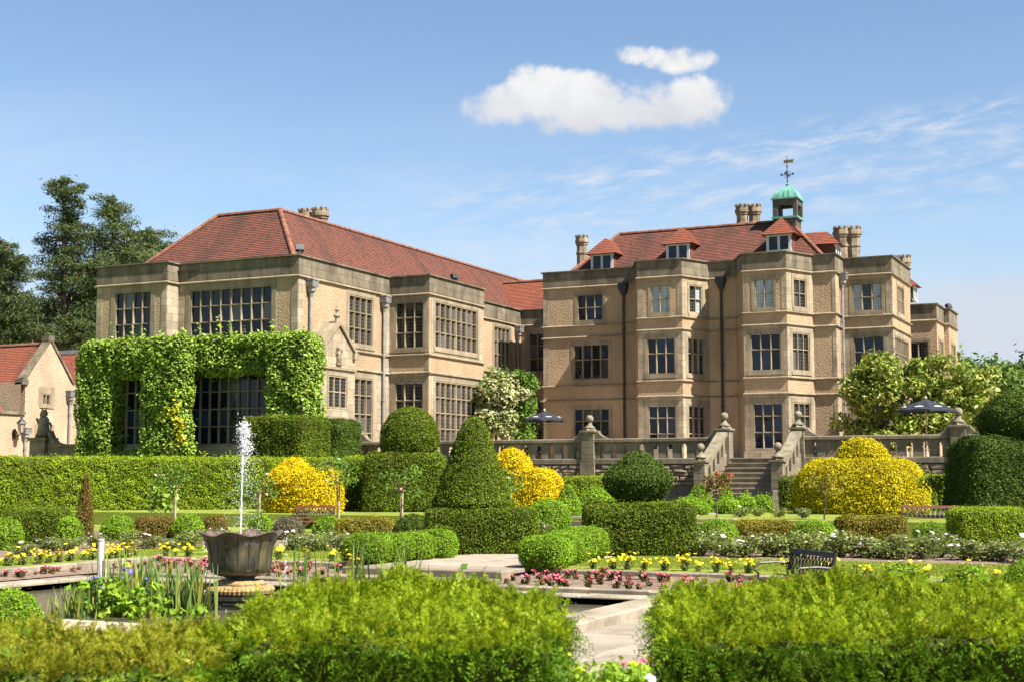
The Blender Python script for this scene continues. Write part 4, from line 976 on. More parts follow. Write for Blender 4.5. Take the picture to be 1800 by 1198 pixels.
# lower rear block on the far right
X4, Y4, ZT4 = -11.15, 73.0, 10.3
blk = thing('end_block', 'lower two storey stone block at the far right of the house', 'house', (-12, 75, ZG)); mb = MB()
pts4 = [(-13.2, Y4), (X4, Y4), (X4, 75.3), (X4 + .25, 75.3), (X4 + .25, 78.2), (-13, 78.2)]
facade(blk, mb, pts4[0], pts4[1], ZG, ZT4, [dict(a=(.1, 1.62), z=(6.6, 8.5), c=(3, 2), band=.12)]); facade(blk, mb, pts4[1], pts4[2], ZG, ZT4, [dict(a=(.5, 1.9), z=(6.0, 8.6), c=(3, 2), pane=SUNP, band=.12)], 1)
facade(blk, mb, pts4[2], pts4[3], ZG, ZT4); facade(blk, mb, pts4[3], pts4[4], ZG, ZT4, [dict(a=(.6, 2.0), z=(6.0, 8.6), c=(3, 2), pane=SUNP, band=.12)], 1); facade(blk, mb, pts4[4], pts4[5], ZG, ZT4)
mb.build('wall', 'roughcast', blk)
for nm, za_, zb_, q, mat in (('parapet', 9.6, ZT4, .02, 'stone_parapet'), ('coping', ZT4, ZT4 + .06, .1, 'stone_parapet'), ('string_course', 9.48, 9.6, .1, 'stone_trim'), ('string_course', 5.5, 5.6, .09, 'stone_trim')):
    m2 = MB(); band_run(m2, pts4, za_, zb_, q, inn=.3 if nm in ('parapet', 'coping') else .05, slope=.075 if nm == 'string_course' else 0); m2.build(nm, mat, blk)
MB().box(-13.2, X4 - .3, Y4 + .3, 78, 10.0, 10.05).build('flat_roof', 'lead_grey', blk)
floodlight('black floodlight beside the small chimney on the far right parapet', (X3 - .2, 69.6, ZT + .1), R(60))
floodlight('black floodlight on the lower block at the far right', (X4 + .1, 77.2, ZT4 + .1), R(60))

# ---------------------------------------------------------------- the gabled lodge at the far left
p0 = atd(45, 668, 72); LX, LY = p0.x, p0.y; LYE = atx(126, 682, LX).y; LZ = p0.z; apz = atx(85, 604, LX).z + .1; apy = (LY + LYE) / 2
lodge = thing('gabled_lodge', 'small pink rendered lodge with red tiled roof behind the long hedge', 'house', (LX - 4, LY + 2, ZG))
mb = MB(); d_, n_ = Vector((0, 1)), Vector((1, 0))
aw = atx(76, 691, LX); bw = atx(88, 711, LX); cw_ = atx(83, 757, LX); dw_ = atx(95, 783, LX)
a_ = (aw.y - LY - .05, bw.y - LY + .05)
facade(lodge, mb, (LX, LY), (LX, LYE), ZG, LZ, [dict(a=a_, z=(bw.z, aw.z), c=(2, 1), band=.28, mw=.13), dict(a=(a_[0] - .2, a_[1]), z=(dw_.z, cw_.z), c=(3, 1), band=.28, mw=.13)], 0)
mb.add([(LX, LY, LZ), (LX, LYE, LZ), (LX, apy, apz)], [(0, 1, 2)]); mb.quad((LX - 14, LY, ZG), (LX, LY, ZG), (LX, LY, LZ), (LX - 14, LY, LZ)); mb.quad((LX, LYE, ZG), (LX - 14, LYE, ZG), (LX - 14, LYE, LZ), (LX, LYE, LZ))
mb.build('wall', 'lodge_render', lodge)
mb = MB(); tile_slope(mb, (LX - 14, LY - .12, LZ - .1), (LX - .12, LY - .12, LZ - .1), (LX - 14, apy, apz - .1), (LX - .12, apy, apz - .1)); tile_slope(mb, (LX - .12, LYE, LZ - .1), (LX - 14, LYE, LZ - .1), (LX - .12, apy, apz - .1), (LX - 14, apy, apz - .1))
lr_ = mb.build('roof', 'roof_tile_new', lodge); ridge_tiles(lr_, (LX - 9, apy, apz - .1), (LX - .2, apy, apz - .1))
mb = MB()      # gable coping with kneelers
for (ya, yb, za_, zb_) in ((LY - .15, apy, LZ - .05, apz + .05), (apy, LYE + .15, apz + .05, LZ - .05)):
    mb.hexa([(LX - .38, ya, za_), (LX + .06, ya, za_), (LX + .06, yb, zb_), (LX - .38, yb, zb_), (LX - .38, ya, za_ + .2), (LX + .06, ya, za_ + .2), (LX + .06, yb, zb_ + .2), (LX - .38, yb, zb_ + .2)])
mb.box(LX - .42, LX + .10, LY - .3, LY + .12, LZ - .2, LZ + .08); mb.box(LX - .40, LX + .08, apy - .22, apy + .22, apz + .05, apz + .34); mb.build('gable_coping', 'stone_parapet', lodge)
# second gable behind and the low lean-to in front
mb = MB(); y2 = LYE; y3 = LYE + 3.4; z2_ = LZ
mb.quad((LX, y2, ZG), (LX, y3, ZG), (LX, y3, z2_), (LX, y2, z2_)); mb.build('rear_wall', 'lodge_render', lodge)
mb = MB(); tile_slope(mb, (LX - 8, y2 + .3, z2_ - .1), (LX - .1, y2 + .3, z2_ - .1), (LX - 8, y2 + 2.6, z2_ + 1.9), (LX - .1, y2 + 2.6, z2_ + 1.9)); mb.build('rear_slope', 'roof_tile_new', lodge)
MB().box(LX - 8, LX - .1, y2 + 2.5, y2 + 2.9, z2_ + 1.88, z2_ + 2.1).build('lead_ridge', 'lead_grey', lodge)
lw = atx(0, 760, LX).y
mb = MB(); zl = atx(40, 727, LX).z; mb.quad((LX + .02, LY - 7, ZG), (LX + .02, LY - .02, ZG), (LX + .02, LY - .02, zl), (LX + .02, LY - 7, zl)); mb.quad((LX - 6, LY - .3, zl), (LX, LY - .3, zl), (LX, LY - .3, zl + 1.6), (LX - 6, LY - .3, zl + 1.6)); mb.build('lean_to_wall', 'lodge_render', lodge)
mb = MB(); tile_slope(mb, (LX - .3, LY - 7, zl - .02), (LX - .3, LY - .9, zl - .02), (LX - 2.6, LY - 7, zl + 1.9), (LX - 2.6, LY - .9, zl + 1.9)); mb.build('lean_to_roof', 'roof_tile_new', lodge)
MB().box(LX - .2, LX + .12, LY - 7, LY - .02, zl - .03, zl + .12).build('lean_to_coping', 'stone_parapet', lodge)
for (u, v) in ((42, 757), (121, 692)):
    p = atx(u, v, LX); pipe(lodge, LX, p.y, 2.5, p.z - .1)
# wall lantern on the lodge
p = atx(24, 745, LX); t = thing('wall_lantern', 'black iron lantern on a bracket on the lodge wall', 'lantern', (LX + .02, p.y, p.z))
mb = MB(); mb.box(0, .05, -.09, .09, -.75, -.25); mb.tube([(.03, 0, -.55), (.3, 0, -.6), (.5, 0, -.42)], .03, 6); mb.build('bracket', 'black_iron', t, org=(0, 0, 0))
mb = MB(); c = (.5, 0, 0); mb.lathe([(.10, -.42), (.12, -.38), (.19, .02), (.21, .04)], c, 6); mb.build('lantern_glass', 'lamp_glass', t, org=(0, 0, 0))
mb = MB(); mb.lathe([(.26, .04), (.23, .1), (.10, .24), (.05, .28), (.07, .34), (.01, .42)], c, 6)
for k in range(6):
    a = k * math.pi / 3; mb.tube([(.5 + .11 * math.cos(a), .11 * math.sin(a), -.42), (.5 + .20 * math.cos(a), .20 * math.sin(a), .05)], .014, 4)
mb.build('lantern_top', 'black_iron', t, org=(0, 0, 0))
# low garden wall with a carved beast on its end pier
q = atd(75, 800, 63); gy = q.y; t = thing('carved_beast', 'dark seated stone beast silhouette on the garden wall pier', 'statue', (q.x, gy, 3.45))
mb = MB(); mb.lathe([(.24, 0), (.30, .15), (.26, .4), (.22, .62), (.24, .78), (.15, .92)], (0, 0, 0), 9); mb.sphere((.02, -.02, 1.06), .17, 9, 6); mb.sphere((-.12, -.02, 1.0), .09, 7, 5)
mb.tube([(-.05, 0, .75), (-.3, 0, .62), (-.42, 0, .86)], [.08, .06, .05], 6); mb.tube([(.18, 0, .1), (.4, 0, .2), (.44, 0, .5), (.34, 0, .66)], [.07, .05, .05, .06], 6); mb.tube([(-.2, 0, .3), (-.36, 0, .08), (-.4, 0, 0)], [.1, .08, .06], 6)
for s_ in (-.08, .10): mb.tube([(s_, 0, 1.15), (s_ * 1.3, 0, 1.32)], [.05, .02], 5)
mb.build('beast_figure', 'chimney_stone', t, smooth=True, org=(0, 0, 0))
mb = MB(); mb.box(q.x - .45, q.x + .42, gy - .35, gy + .35, 2.0, 3.3); mb.box(q.x - .52, q.x + .5, gy - .42, gy + .42, 3.3, 3.44); gw = thing('garden_wall', 'low dark stone wall running from the lodge to the ivy', 'wall', (q.x + 2, gy, 2.0))
for v_ in range(len(mb.v)): pass
mb.build('pier', 'chimney_stone', gw); MB().box(q.x + .43, q.x + 5.5, gy - .16, gy + .16, 2.0, 3.02).build('wall_body', 'chimney_stone', gw); MB().box(q.x + .43, q.x + 5.5, gy - .22, gy + .22, 3.02, 3.14).build('coping', 'chimney_stone', gw)
MB().prism([(q.x + .43, 3.14), (q.x + 1.25, 3.14), (q.x + .85, 3.22), (q.x + .6, 3.44), (q.x + .43, 3.75)], gy - .17, gy + .17).build('scroll', 'chimney_stone', gw)
# ================================================================== TERRACE EDGE
YBAL = 51.0; ZC = 3.17; ZF = 2.36
xb = lambda u: aty(u, 772, YBAL).x
bal = thing('terrace_balustrade', 'pierced stone balustrade along the edge of the terrace', 'balustrade', (-20, YBAL, ZF))
piers = [-31.35, xb(1037), xb(1274), xb(1404), xb(1686), xb(1686) + 7.5]
def ball(mb, x, y, z, r=.15): 
    mb.lathe([(r * 1.5, 0), (r * 1.35, .05), (r * .75, .12), (r * .5, .2), (r * .5, .24)], (x, y, z), 10); mb.sphere((x, y, z + .22 + r), r, 14, 9)
def pier(parent, x, y, z0, z1, w=.25, base=None):
    mb = MB(); mb.box(x - w, x + w, y - w, y + w, z0, z1)
    for z in np.arange(z0 + .26, z1 - .05, .26): mb.box(x - w - .004, x + w + .004, y - w - .004, y + w + .004, z, z + .012)
    if base: mb.box(x - w - .04, x + w + .04, y - w - .04, y + w + .04, z0, base)
    p = mb.build('pier', 'stone_terrace', parent)
    c = MB(); c.box(x - w - .06, x + w + .06, y - w - .06, y + w + .06, z1, z1 + .07); c.lathe([(w * 1.2, z1 + .07), (w * .95, z1 + .14), (w * .7, z1 + .17)], (x, y, 0), 4); c.build('pier_cap', 'stone_terrace', p)
    b = MB(); ball(b, x, y, z1 + .15); b.build('stone_ball', 'stone_ball', p, smooth=True)
    return p
for x in piers: pier(bal, x, YBAL - .02, .5, 3.42, base=2.3)
bay_, pil = .56, .30
mb = MB(); h0, h1 = ZF + .05, ZC - .13; bw2, pw2 = bay_ / 2, pil / 2      # pier block with the springing of two arches
poly = [(-pw2, h0), (pw2, h0), (pw2, h1 - .24)] + [(pw2 + (bw2 - pw2) * (1 - math.cos(t)), h1 - .24 + (bw2 - pw2) * 1.2 * math.sin(t)) for t in (.4, .8, 1.2, 1.57)] + [(bw2, h1)] + [(-bw2, h1)] + [(-pw2 - (bw2 - pw2) * (1 - math.cos(t)), h1 - .24 + (bw2 - pw2) * 1.2 * math.sin(t)) for t in (1.57, 1.2, .8, .4)] + [(-pw2, h1 - .24)]
mb.prism(poly, -.11, .11); BALM = mb.mesh('baluster', 'stone_terrace')
for a, b in ((piers[0], piers[1]), (piers[1], piers[2]), (piers[3], piers[4]), (piers[4], piers[5])):
    n = int((b - a - .9) / bay_); s0 = a + (b - a - n * bay_) / 2
    for i in range(n): inst('baluster', BALM, bal, (s0 + bay_ * (i + .5) + 20, 0, -ZF), sc=(.997, 1, 1))
    MB().box(a + .25, s0, YBAL - .10, YBAL + .10, ZF + .05, ZC - .13).build('end_block', 'stone_terrace', bal); MB().box(s0 + n * bay_, b - .25, YBAL - .10, YBAL + .10, ZF + .05, ZC - .13).build('end_block', 'stone_terrace', bal)
    c = MB(); c.cbox(a + .2, b - .2, YBAL - .19, YBAL + .19, ZC - .13, ZC, .03); c.build('coping', 'stone_terrace', bal)
    c = MB(); c.cbox(a + .2, b - .2, YBAL - .22, YBAL + .22, ZF - .16, ZF + .05, .03); c.build('base_rail', 'stone_terrace', bal)
    for x, sg in ((a + .25, 1), (b - .25, -1)):   # swept scroll against the pier
        pl = [(x, ZC - .01), (x + sg * .62, ZC - .01), (x + sg * .45, ZC + .03), (x + sg * .3, ZC + .09), (x + sg * .18, ZC + .19), (x + sg * .13, ZC + .27), (x, ZC + .30)]
        MB().prism(pl if sg < 0 else pl[::-1], YBAL - .14, YBAL + .14).build('scroll', 'stone_terrace', bal)
# rubble retaining wall, stone by stone where it shows
rw = thing('retaining_wall', 'rubble stone wall below the terrace balustrade', 'wall', (-20, YBAL, .6))
MB().box(-34, -15.3, YBAL - .08, YBAL + .3, .3, ZF - .17).build('wall_core', 'mortar', rw); MB().box(-12.9, 2, YBAL - .08, YBAL + .3, .3, ZF - .17).build('wall_core', 'mortar', rw)
SM = []
for k in range(7):
    mb = MB(); w, h, dp = 1, 1, 1; j = lambda s_: random.uniform(-s_, s_)
    P = [(-.5 + j(.05), -.5, -.5 + j(.06)), (.5 + j(.05), -.5, -.5 + j(.06)), (.5, .5, -.5), (-.5, .5, -.5), (-.5 + j(.05), -.5, .5 + j(.06)), (.5 + j(.05), -.5, .5 + j(.06)), (.5, .5, .5), (-.5, .5, .5)]
    f = [(-.36 + j(.06), -.78 + j(.2), -.3 + j(.08)), (.36 + j(.06), -.78 + j(.2), -.3 + j(.08)), (.36 + j(.06), -.78 + j(.2), .3 + j(.08)), (-.36 + j(.06), -.78 + j(.2), .3 + j(.08))]
    mb.add(P + f, [(0, 1, 9, 8), (1, 5, 10, 9), (5, 4, 11, 10), (4, 0, 8, 11), (8, 9, 10, 11), (3, 2, 1, 0), (4, 5, 6, 7), (1, 2, 6, 5), (3, 0, 4, 7)]); SM.append(mb.mesh('stone', 'stone_rubble'))
ns = 0
for (xa, xz) in ((-26.6, -15.85), (-12.4, -6.4)):
    z = ZF - .19
    while z > .75 and ns < 295:
        h = random.uniform(.13, .21); x = xa
        while x < xz:
            w = random.uniform(.25, .62)
            if not any(abs(x + w / 2 - p) < .42 for p in piers) and ns < 298:
                inst('stone', random.choice(SM), rw, (x + w / 2 + 20, -.10, z - h / 2 - .6), sc=((w - .025) * random.choice((-1, 1)), .14, h - .022)); ns += 1
            x += w
        z -= h
        if z < 1.45: break
# stairs
st = thing('terrace_stairs', 'broad stone stairs with ball topped piers rising to the terrace', 'stairs', ((piers[2] + piers[3]) / 2, 49.6, .6))
xl, xr_ = piers[2] + .22, piers[3] - .22; NST = 10; run_ = 2.9 / NST
for i in range(NST):
    z = .6 + 1.8 * (i + 1) / NST; y = 48.15 + run_ * i
    MB().box(xl, xr_, y + .03, 51.2, z - .18, z - .045).build('riser', 'step_stone', st)
    MB().cbox(xl, xr_, y, y + run_ + .06, z - .045, z + random.uniform(-.003, .003), .012).build('tread', 'step_stone', st)
for x in (piers[2], piers[3]):
    pier(st, x, 48.1, .55, 2.22, .2, .95)
    y0_, y1_ = 48.3, 50.8; za_, zb_ = 2.08, 3.32
    def rake(m_, x0, x1, o0, o1): m_.hexa([(x0, y0_, za_ + o0), (x1, y0_, za_ + o0), (x1, y1_, zb_ + o0), (x0, y1_, zb_ + o0), (x0, y0_, za_ + o1), (x1, y0_, za_ + o1), (x1, y1_, zb_ + o1), (x0, y1_, zb_ + o1)])
    mb = MB(); rake(mb, x - .2, x + .2, -.05, .09); mb.build('raking_coping', 'stone_ball', st)
    mb = MB(); mb.prism([(y0_, .5), (y1_, .5), (y1_, zb_ - .72), (y0_, za_ - .72)], x - .14, x + .14, 'x'); rake(mb, x - .12, x + .12, -.2, -.05); mb.build('stair_string', 'stone_terrace', st)
    for k in range(5):
        y = y0_ + .18 + k * .52; s_ = (zb_ - za_) / (y1_ - y0_); z_ = za_ + s_ * (y - y0_); w_ = .12
        mb = MB(); mb.hexa([(x - .11, y - w_, z_ - .74 - s_ * w_), (x + .11, y - w_, z_ - .74 - s_ * w_), (x + .11, y + w_, z_ - .74 + s_ * w_), (x - .11, y + w_, z_ - .74 + s_ * w_), (x - .11, y - w_, z_ - .18 - s_ * w_), (x + .11, y - w_, z_ - .18 - s_ * w_), (x + .11, y + w_, z_ - .18 + s_ * w_), (x - .11, y + w_, z_ - .18 + s_ * w_)]); mb.build('baluster', 'stone_terrace', st)
    MB().prism([(47.62, .55), (47.9, .55), (47.9, 1.25), (47.8, 1.2), (47.72, .95)], x - .13, x + .13, 'x').build('foot_scroll', 'stone_terrace', st)

# parasols on the terrace
def parasol(label, u, v, Y, w=1.75):
    p = aty(u, v, Y); t = thing('parasol', label, 'parasol', (p.x, p.y, 2.4), 'navy parasols on the terrace'); h = p.z - 2.4
    mb = MB(); mb.tube([(0, 0, 0), (0, 0, h + .12)], .028, 8); mb.lathe([(.3, 0), (.3, .06), (.08, .1), (.05, .3)], (0, 0, 0), 10); mb.build('pole', 'stake_wood', t, org=(0, 0, 0))
    mb = MB(); ns_ = 8
    for k in range(ns_):
        a0, a1 = 2 * math.pi * k / ns_ + .3, 2 * math.pi * (k + 1) / ns_ + .3
        A, B = (w * math.cos(a0), w * math.sin(a0)), (w * math.cos(a1), w * math.sin(a1)); zt, ze = h, h - .40 * w; m0 = tuple((A[i] + B[i]) / 2 for i in (0, 1))
        mb.add([(0, 0, zt), (A[0], A[1], ze), (m0[0] * 1.0, m0[1] * 1.0, ze + .05), (B[0], B[1], ze), (A[0] * .5, A[1] * .5, (zt + ze) / 2 + .02), (B[0] * .5, B[1] * .5, (zt + ze) / 2 + .02), (m0[0] * .5, m0[1] * .5, (zt + ze) / 2 - .01)],
               [(0, 4, 6), (0, 6, 5), (4, 1, 2, 6), (6, 2, 3, 5)])
        mb.add([(A[0], A[1], ze), (m0[0], m0[1], ze + .05), (m0[0], m0[1], ze - .04), (A[0], A[1], ze - .08)], [(0, 1, 2, 3)]); mb.add([(m0[0], m0[1], ze + .05), (B[0], B[1], ze), (B[0], B[1], ze - .08), (m0[0], m0[1], ze - .04)], [(0, 1, 2, 3)])
    cn = mb.build('canopy', 'navy_canvas', t, org=(0, 0, 0))
    mb = MB()      # the band of small white print near the hem of each panel
    for k in range(ns_):
        a0, a1 = 2 * math.pi * k / ns_ + .3, 2 * math.pi * (k + 1) / ns_ + .3; A = Vector((w * math.cos(a0), w * math.sin(a0), h - .40 * w)); B = Vector((w * math.cos(a1), w * math.sin(a1), h - .40 * w)); T = Vector((0, 0, h)); M_ = (A + B) / 2 + Vector((0, 0, .05))
        for q_ in range(7):
            f0 = .30 + q_ * .057; e0 = A.lerp(B, f0) + Vector((0, 0, .05)); dv = (B - A).normalized() * .03; up_ = (T - M_).normalized(); n_ = dv.cross(up_).normalized(); n_ = n_ if n_.z > 0 else -n_
            hh = .05 + .03 * (q_ in (2, 3, 4)); c_ = e0.lerp(T, .13) + n_ * .022; mb.quad(c_ - dv * .8, c_ + dv * .8, c_ + dv * .8 + up_ * hh, c_ - dv * .8 + up_ * hh)
    mb.build('canopy_print', 'white_print', cn, org=(0, 0, 0)); MB().lathe([(.05, h), (.06, h + .05), (.02, h + .12)], (0, 0, 0), 8).build('finial', 'stake_wood', t, org=(0, 0, 0))
    return t
parasol('open navy parasol in front of the cream flowering climber', 957, 722, 58.0, .98)
parasol('open navy parasol in front of the magnolia', 1627, 700, 57.0, 1.16)
# a few slatted chairs glimpsed through the balustrade
def chair(label, x, y, rz):
    t = thing('terrace_chair', label, 'chair', (x, y, 2.4), 'terrace chairs', rz)
    MB().box(-.24, .24, -.24, .24, .42, .46).build('seat', 'stake_wood', t, org=(0, 0, 0))
    for sx in (-.22, .22):
        for sy in (-.22, .22): MB().box(sx - .02, sx + .02, sy - .02, sy + .02, 0, .42 if sy < 0 else .92).build('leg', 'stake_wood', t, org=(0, 0, 0))
    for k in range(5): MB().box(-.17 + k * .075, -.13 + k * .075, .205, .225, .5, .88).build('back_slat', 'stake_wood', t, org=(0, 0, 0))
    return t
p = aty(1612, 790, 54.5); chair('pale wooden chair behind the balustrade under the right parasol', p.x, p.y, R(200))
p = aty(1590, 790, 55.6); chair('pale wooden chair behind the balustrade near the golden yew', p.x, p.y, R(70))
# ================================================================== HEDGES AND TOPIARY
SEED = [0]
def spot(u0, u1, vt, vb, D):
    a, b, t = atd(u0, vb, D), atd(u1, vb, D), atd((u0 + u1) / 2, vt, D)
    c = (a + b) / 2; w = (b - a).length; return c, w, t.z
def nxt(): SEED[0] += 1; return SEED[0]
def ball_at(label, u0, u1, vt, vb, D, leaf='leaf_box', kind='dome', name='box_ball', cat='topiary', group=None, size=None, core='inner_twigs', sq=2.3, base=None, depth=None, cover=1.5, amp=.03):
    c, w, zt = spot(u0, u1, vt, vb, D); D = D + w * .35; c, w, zt = spot(u0, u1, vt, vb, D)
    zb = ground(c.x, c.y) - .03 if base is None else base
    if base is None and c.y < 21.3 and c.x > -17.6: zb = -.03
    h = zt - zb; r = w / 2; sz = size or max(.036, .00125 * D)
    if kind == 'dome': sh = shape_lathe(dome(r, h), sq=sq, amp=amp, seed=nxt(), sy=(depth or w) / w)
    elif kind == 'cone': sh = shape_lathe([(r * .9, 0), (r, h * .12), (r * .93, h * .3), (r * .72, h * .55), (r * .42, h * .8), (r * .2, h * .94), (.01, h)], sq=2, amp=amp, seed=nxt())
    elif kind == 'box': sh = shape_box(w * .96, depth or w * .8, h, min(.14, h * .3), amp=amp, seed=nxt())
    return clipped(name, label, cat, sh, (c.x, c.y, zb), leaf, sz, cover, group, core=core, rz=PSI if kind == 'box' else 0)

# long clipped hedge on the left and the tall blocks behind it
def hedge_box(name, label, x0, x1, y0, y1, z0, z1, leaf, size=.085, r=.16, amp=.05, cover=1.5, n=16, cat='hedge', group=None, taper=1.0, core='inner_twigs'):
    sh = shape_box(x1 - x0, y1 - y0, z1 - z0, r, n, taper, amp, .9, nxt())
    return clipped(name, label, cat, sh, ((x0 + x1) / 2, (y0 + y1) / 2, z0), leaf, size, cover, group, core=core)
hA, hB = atd(-75, 806, 46.8), atd(600, 808, 50.8); hd_ = hB - hA; hL = math.hypot(hd_.x, hd_.y); hm = (hA + hB) / 2
clipped('long_hedge', 'long clipped green hedge running across the left of the garden', 'hedge', shape_box(hL, 1.5, 1.82, .16, 40, 1, .05, .9, nxt()), (hm.x, hm.y, .5), 'leaf_hedge', .06, 1.4, rz=math.atan2(hd_.y, hd_.x), tf=.45)
a, b = aty(437, 735, 44.4), aty(541, 735, 44.4); hedge_box('tall_hedge', 'tall square clipped hedge right of the fountain jet', a.x, b.x, 44.0, 46.0, .5, a.z + .02, 'leaf_yew', .065, .2)
a, b = aty(541, 738, 46.6), aty(600, 740, 46.6); hedge_box('tall_hedge', 'tall dark clipped hedge beside the porch door', a.x, b.x, 46.4, 48.2, .5, a.z, 'leaf_yew_dark', .065, .2)
hedge_box('low_hedge', 'low clipped hedge between the golden yew and the domed topiary', aty(598, 803, 43).x, aty(668, 803, 43).x, 43, 44.2, .5, aty(620, 803, 43).z, 'leaf_hedge', .06)
ball_at('small dark square hedge left of the domed topiary', 604, 646, 843, 897, 46, 'leaf_yew', 'box', 'square_hedge', 'hedge')
# domed topiary on its battered base
def on_base(name, label, base, top, D, leaf, prof, basekind='box', size=.07, core='inner_twigs', taper=.93, bleaf=None, rad=.16):
    """a clipped figure standing on a clipped base: two parts of one plant"""
    (u0, u1, vt, vb), (t0, t1, tt, tb) = base, top
    c, w, zt = spot(u0, u1, vt, vb, D); D2 = D + w * .38; c, w, zt = spot(u0, u1, vt, vb, D2); zb = ground(c.x, c.y) - .03
    t = thing(name, label, 'topiary', (c.x, c.y, zb))
    clipped('base_hedge', None, None, shape_box(w, w * .85, zt - zb, rad, 12, taper, .035, 1.4, nxt()), (0, 0, 0), bleaf or leaf, size, 1.6, core=core, rz=PSI, parent=t)
    p, pw, pz = spot(t0, t1, tt, tb, D2); pb = atd((t0 + t1) / 2, tb, D2).z
    pr = [(r * pw / 2, z * (pz - pb)) for r, z in prof]
    clipped('clipped_figure', None, None, shape_lathe(pr, sq=2.15, amp=.03, seed=nxt()), (p.x - c.x, p.y - c.y, pb - zb), leaf, size, 1.6, core=core, parent=t)
    return t
DOME = [(.55, 0), (.9, .06), (1, .25), (.99, .4), (.93, .58), (.8, .75), (.6, .88), (.32, .965), (.01, 1)]
CONE = [(.55, 0), (.96, .035), (1, .05), (.93, .11), (.78, .3), (.65, .45), (.53, .6), (.42, .75), (.32, .87), (.21, .95), (.1, .99), (.01, 1)]
DIAM = [(.3, 0), (.5, .06), (.7, .16), (.88, .28), (1, .43), (1, .47), (.9, .57), (.72, .69), (.5, .82), (.27, .93), (.1, .985), (.01, 1)]
on_base('domed_yew', 'yew clipped to a dome on a tall tapering base', (640, 785, 797, 897), (671, 769, 717, 796), 45, 'leaf_yew', DOME, size=.06, taper=.9)
on_base('cone_yew', 'large yew clipped to a cone standing on a square hedge', (752, 941, 894, 974), (762, 902, 734, 893), 27.6, 'leaf_yew', CONE, size=.040, taper=1.0, rad=.09)
on_base('diamond_yew', 'dark yew clipped to a diamond on a square hedge', (1029, 1214, 885, 976), (1061, 1183, 792, 884), 26.8, 'leaf_yew_dark', DIAM, size=.042, taper=1.0, bleaf='leaf_yew')
on_base('domed_yew', 'huge dark yew dome on a square base at the right edge', (1676, 1890, 768, 900), (1726, 1890, 686, 772), 37.5, 'leaf_yew_dark', DOME, size=.056, taper=.84, rad=.4)
# golden yews
def golden(label, lobes, D, leaf, base=None):
    t = None
    for i, (u0, u1, vt, vb, prof, dd) in enumerate(lobes):
        c, w, zt = spot(u0, u1, vt, vb, D + dd); 
        if i == 0: zb0 = ground(c.x, c.y) - .03; t = thing('golden_yew', label, 'topiary', (c.x, c.y, zb0)); c0_ = c.copy(); zb = zb0
        else: zb = atd((u0 + u1) / 2, vb, D + dd).z
        pr = [(r * w / 2, z * (zt - zb)) for r, z in prof]
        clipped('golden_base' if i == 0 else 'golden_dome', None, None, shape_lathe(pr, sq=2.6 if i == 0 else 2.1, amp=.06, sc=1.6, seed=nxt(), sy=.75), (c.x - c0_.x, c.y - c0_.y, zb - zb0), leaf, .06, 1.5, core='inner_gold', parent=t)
    return t
MOUND = [(.93, 0), (1, .1), (1, .45), (.97, .62), (.91, .78), (.83, .9), (.72, .97), (.5, 1.0), (.01, 1.01)]
CAP = [(.7, 0), (1, .1), (.96, .3), (.88, .5), (.72, .72), (.48, .9), (.22, .98), (.01, 1)]
golden('bright golden yew mound behind the red bench near the fountain', [(464, 602, 824, 902, MOUND, 0), (485, 548, 806, 836, CAP, 0), (470, 520, 820, 850, CAP, -.5)], 44.5, 'leaf_gold')
golden('golden yew leaning out behind the large cone topiary', [(868, 992, 825, 902, MOUND, 0), (862, 938, 787, 840, CAP, .1)], 42.5, 'leaf_gold')
golden('broad golden yew with a domed top right of the stairs', [(1400, 1628, 808, 905, MOUND, 0), (1470, 1562, 769, 815, CAP, 0)], 43.0, 'leaf_gold_green')
# rows of box flanking the path
for i, (X, Y, w, h) in enumerate(((-12.78, 21.15, .76, .52), (-12.7, 21.85, .72, .5), (-12.62, 22.5, .72, .5), (-12.55, 23.15, .76, .52))):
    lb = ('nearest', 'second', 'third', 'farthest')[i]
    clipped('box_cube', f'{lb} rounded box bush of the row left of the path', 'topiary', shape_box(w, w * .92, h, .24, 12, 1, .02, 2, nxt()), (X, Y, .18), 'leaf_box', .032, 1.6, 'box bushes flanking the path', shrink=.03)
for i, (X, Y, w, h) in enumerate(((-9.55, 21.4, .80, .52), (-9.72, 22.32, .80, .52), (-9.9, 23.25, .80, .53), (-10.05, 24.2, .84, .56))):
    lb = ('nearest', 'second', 'third', 'farthest')[i]
    clipped('box_cube', f'{lb} rounded box bush of the row right of the path', 'topiary', shape_box(w, w * .94, h, .25, 12, 1, .02, 2, nxt()), (X, Y, .18), 'leaf_box', .032, 1.6, 'box bushes flanking the path', shrink=.03)
# smaller clipped shrubs, left bed
G1 = 'clipped shrubs in the left rose bed'; G2 = 'clipped shrubs in the right rose bed'; G3 = 'box shrubs at the foot of the stairs'
ball_at('box ball cut off by the left edge of the picture', -22, 37, 908, 962, 29, group=G1)
ball_at('wide dark low hedge at the far left of the rose bed', 8, 118, 893, 950, 31.5, 'leaf_yew', 'box', 'low_hedge', 'hedge', depth=1.0)
ball_at('light green box ball at the right end of the dark low hedge', 100, 143, 905, 952, 30.8, group=G1)
ball_at('round box ball right of the brown cone', 180, 238, 904, 946, 33.5, group=G1)
ball_at('clipped brown dying shrub between two box balls', 238, 303, 910, 946, 33.8, 'leaf_brown', 'box', 'brown_shrub', 'shrub', depth=.8)
ball_at('round box ball just left of the fountain bowl', 304, 356, 903, 946, 33.5, group=G1)
ball_at('small brown shrub behind the left lip of the fountain', 357, 398, 904, 942, 35.5, 'leaf_brown', 'dome', 'brown_shrub', 'shrub')
ball_at('slim brown conifer spire in front of the long hedge', 134, 162, 830, 946, 34.5, 'leaf_brown', 'cone', 'brown_conifer', 'conifer', cover=1.8)
ball_at('green box ball behind the fountain jet', 440, 478, 902, 940, 35, group=G1)
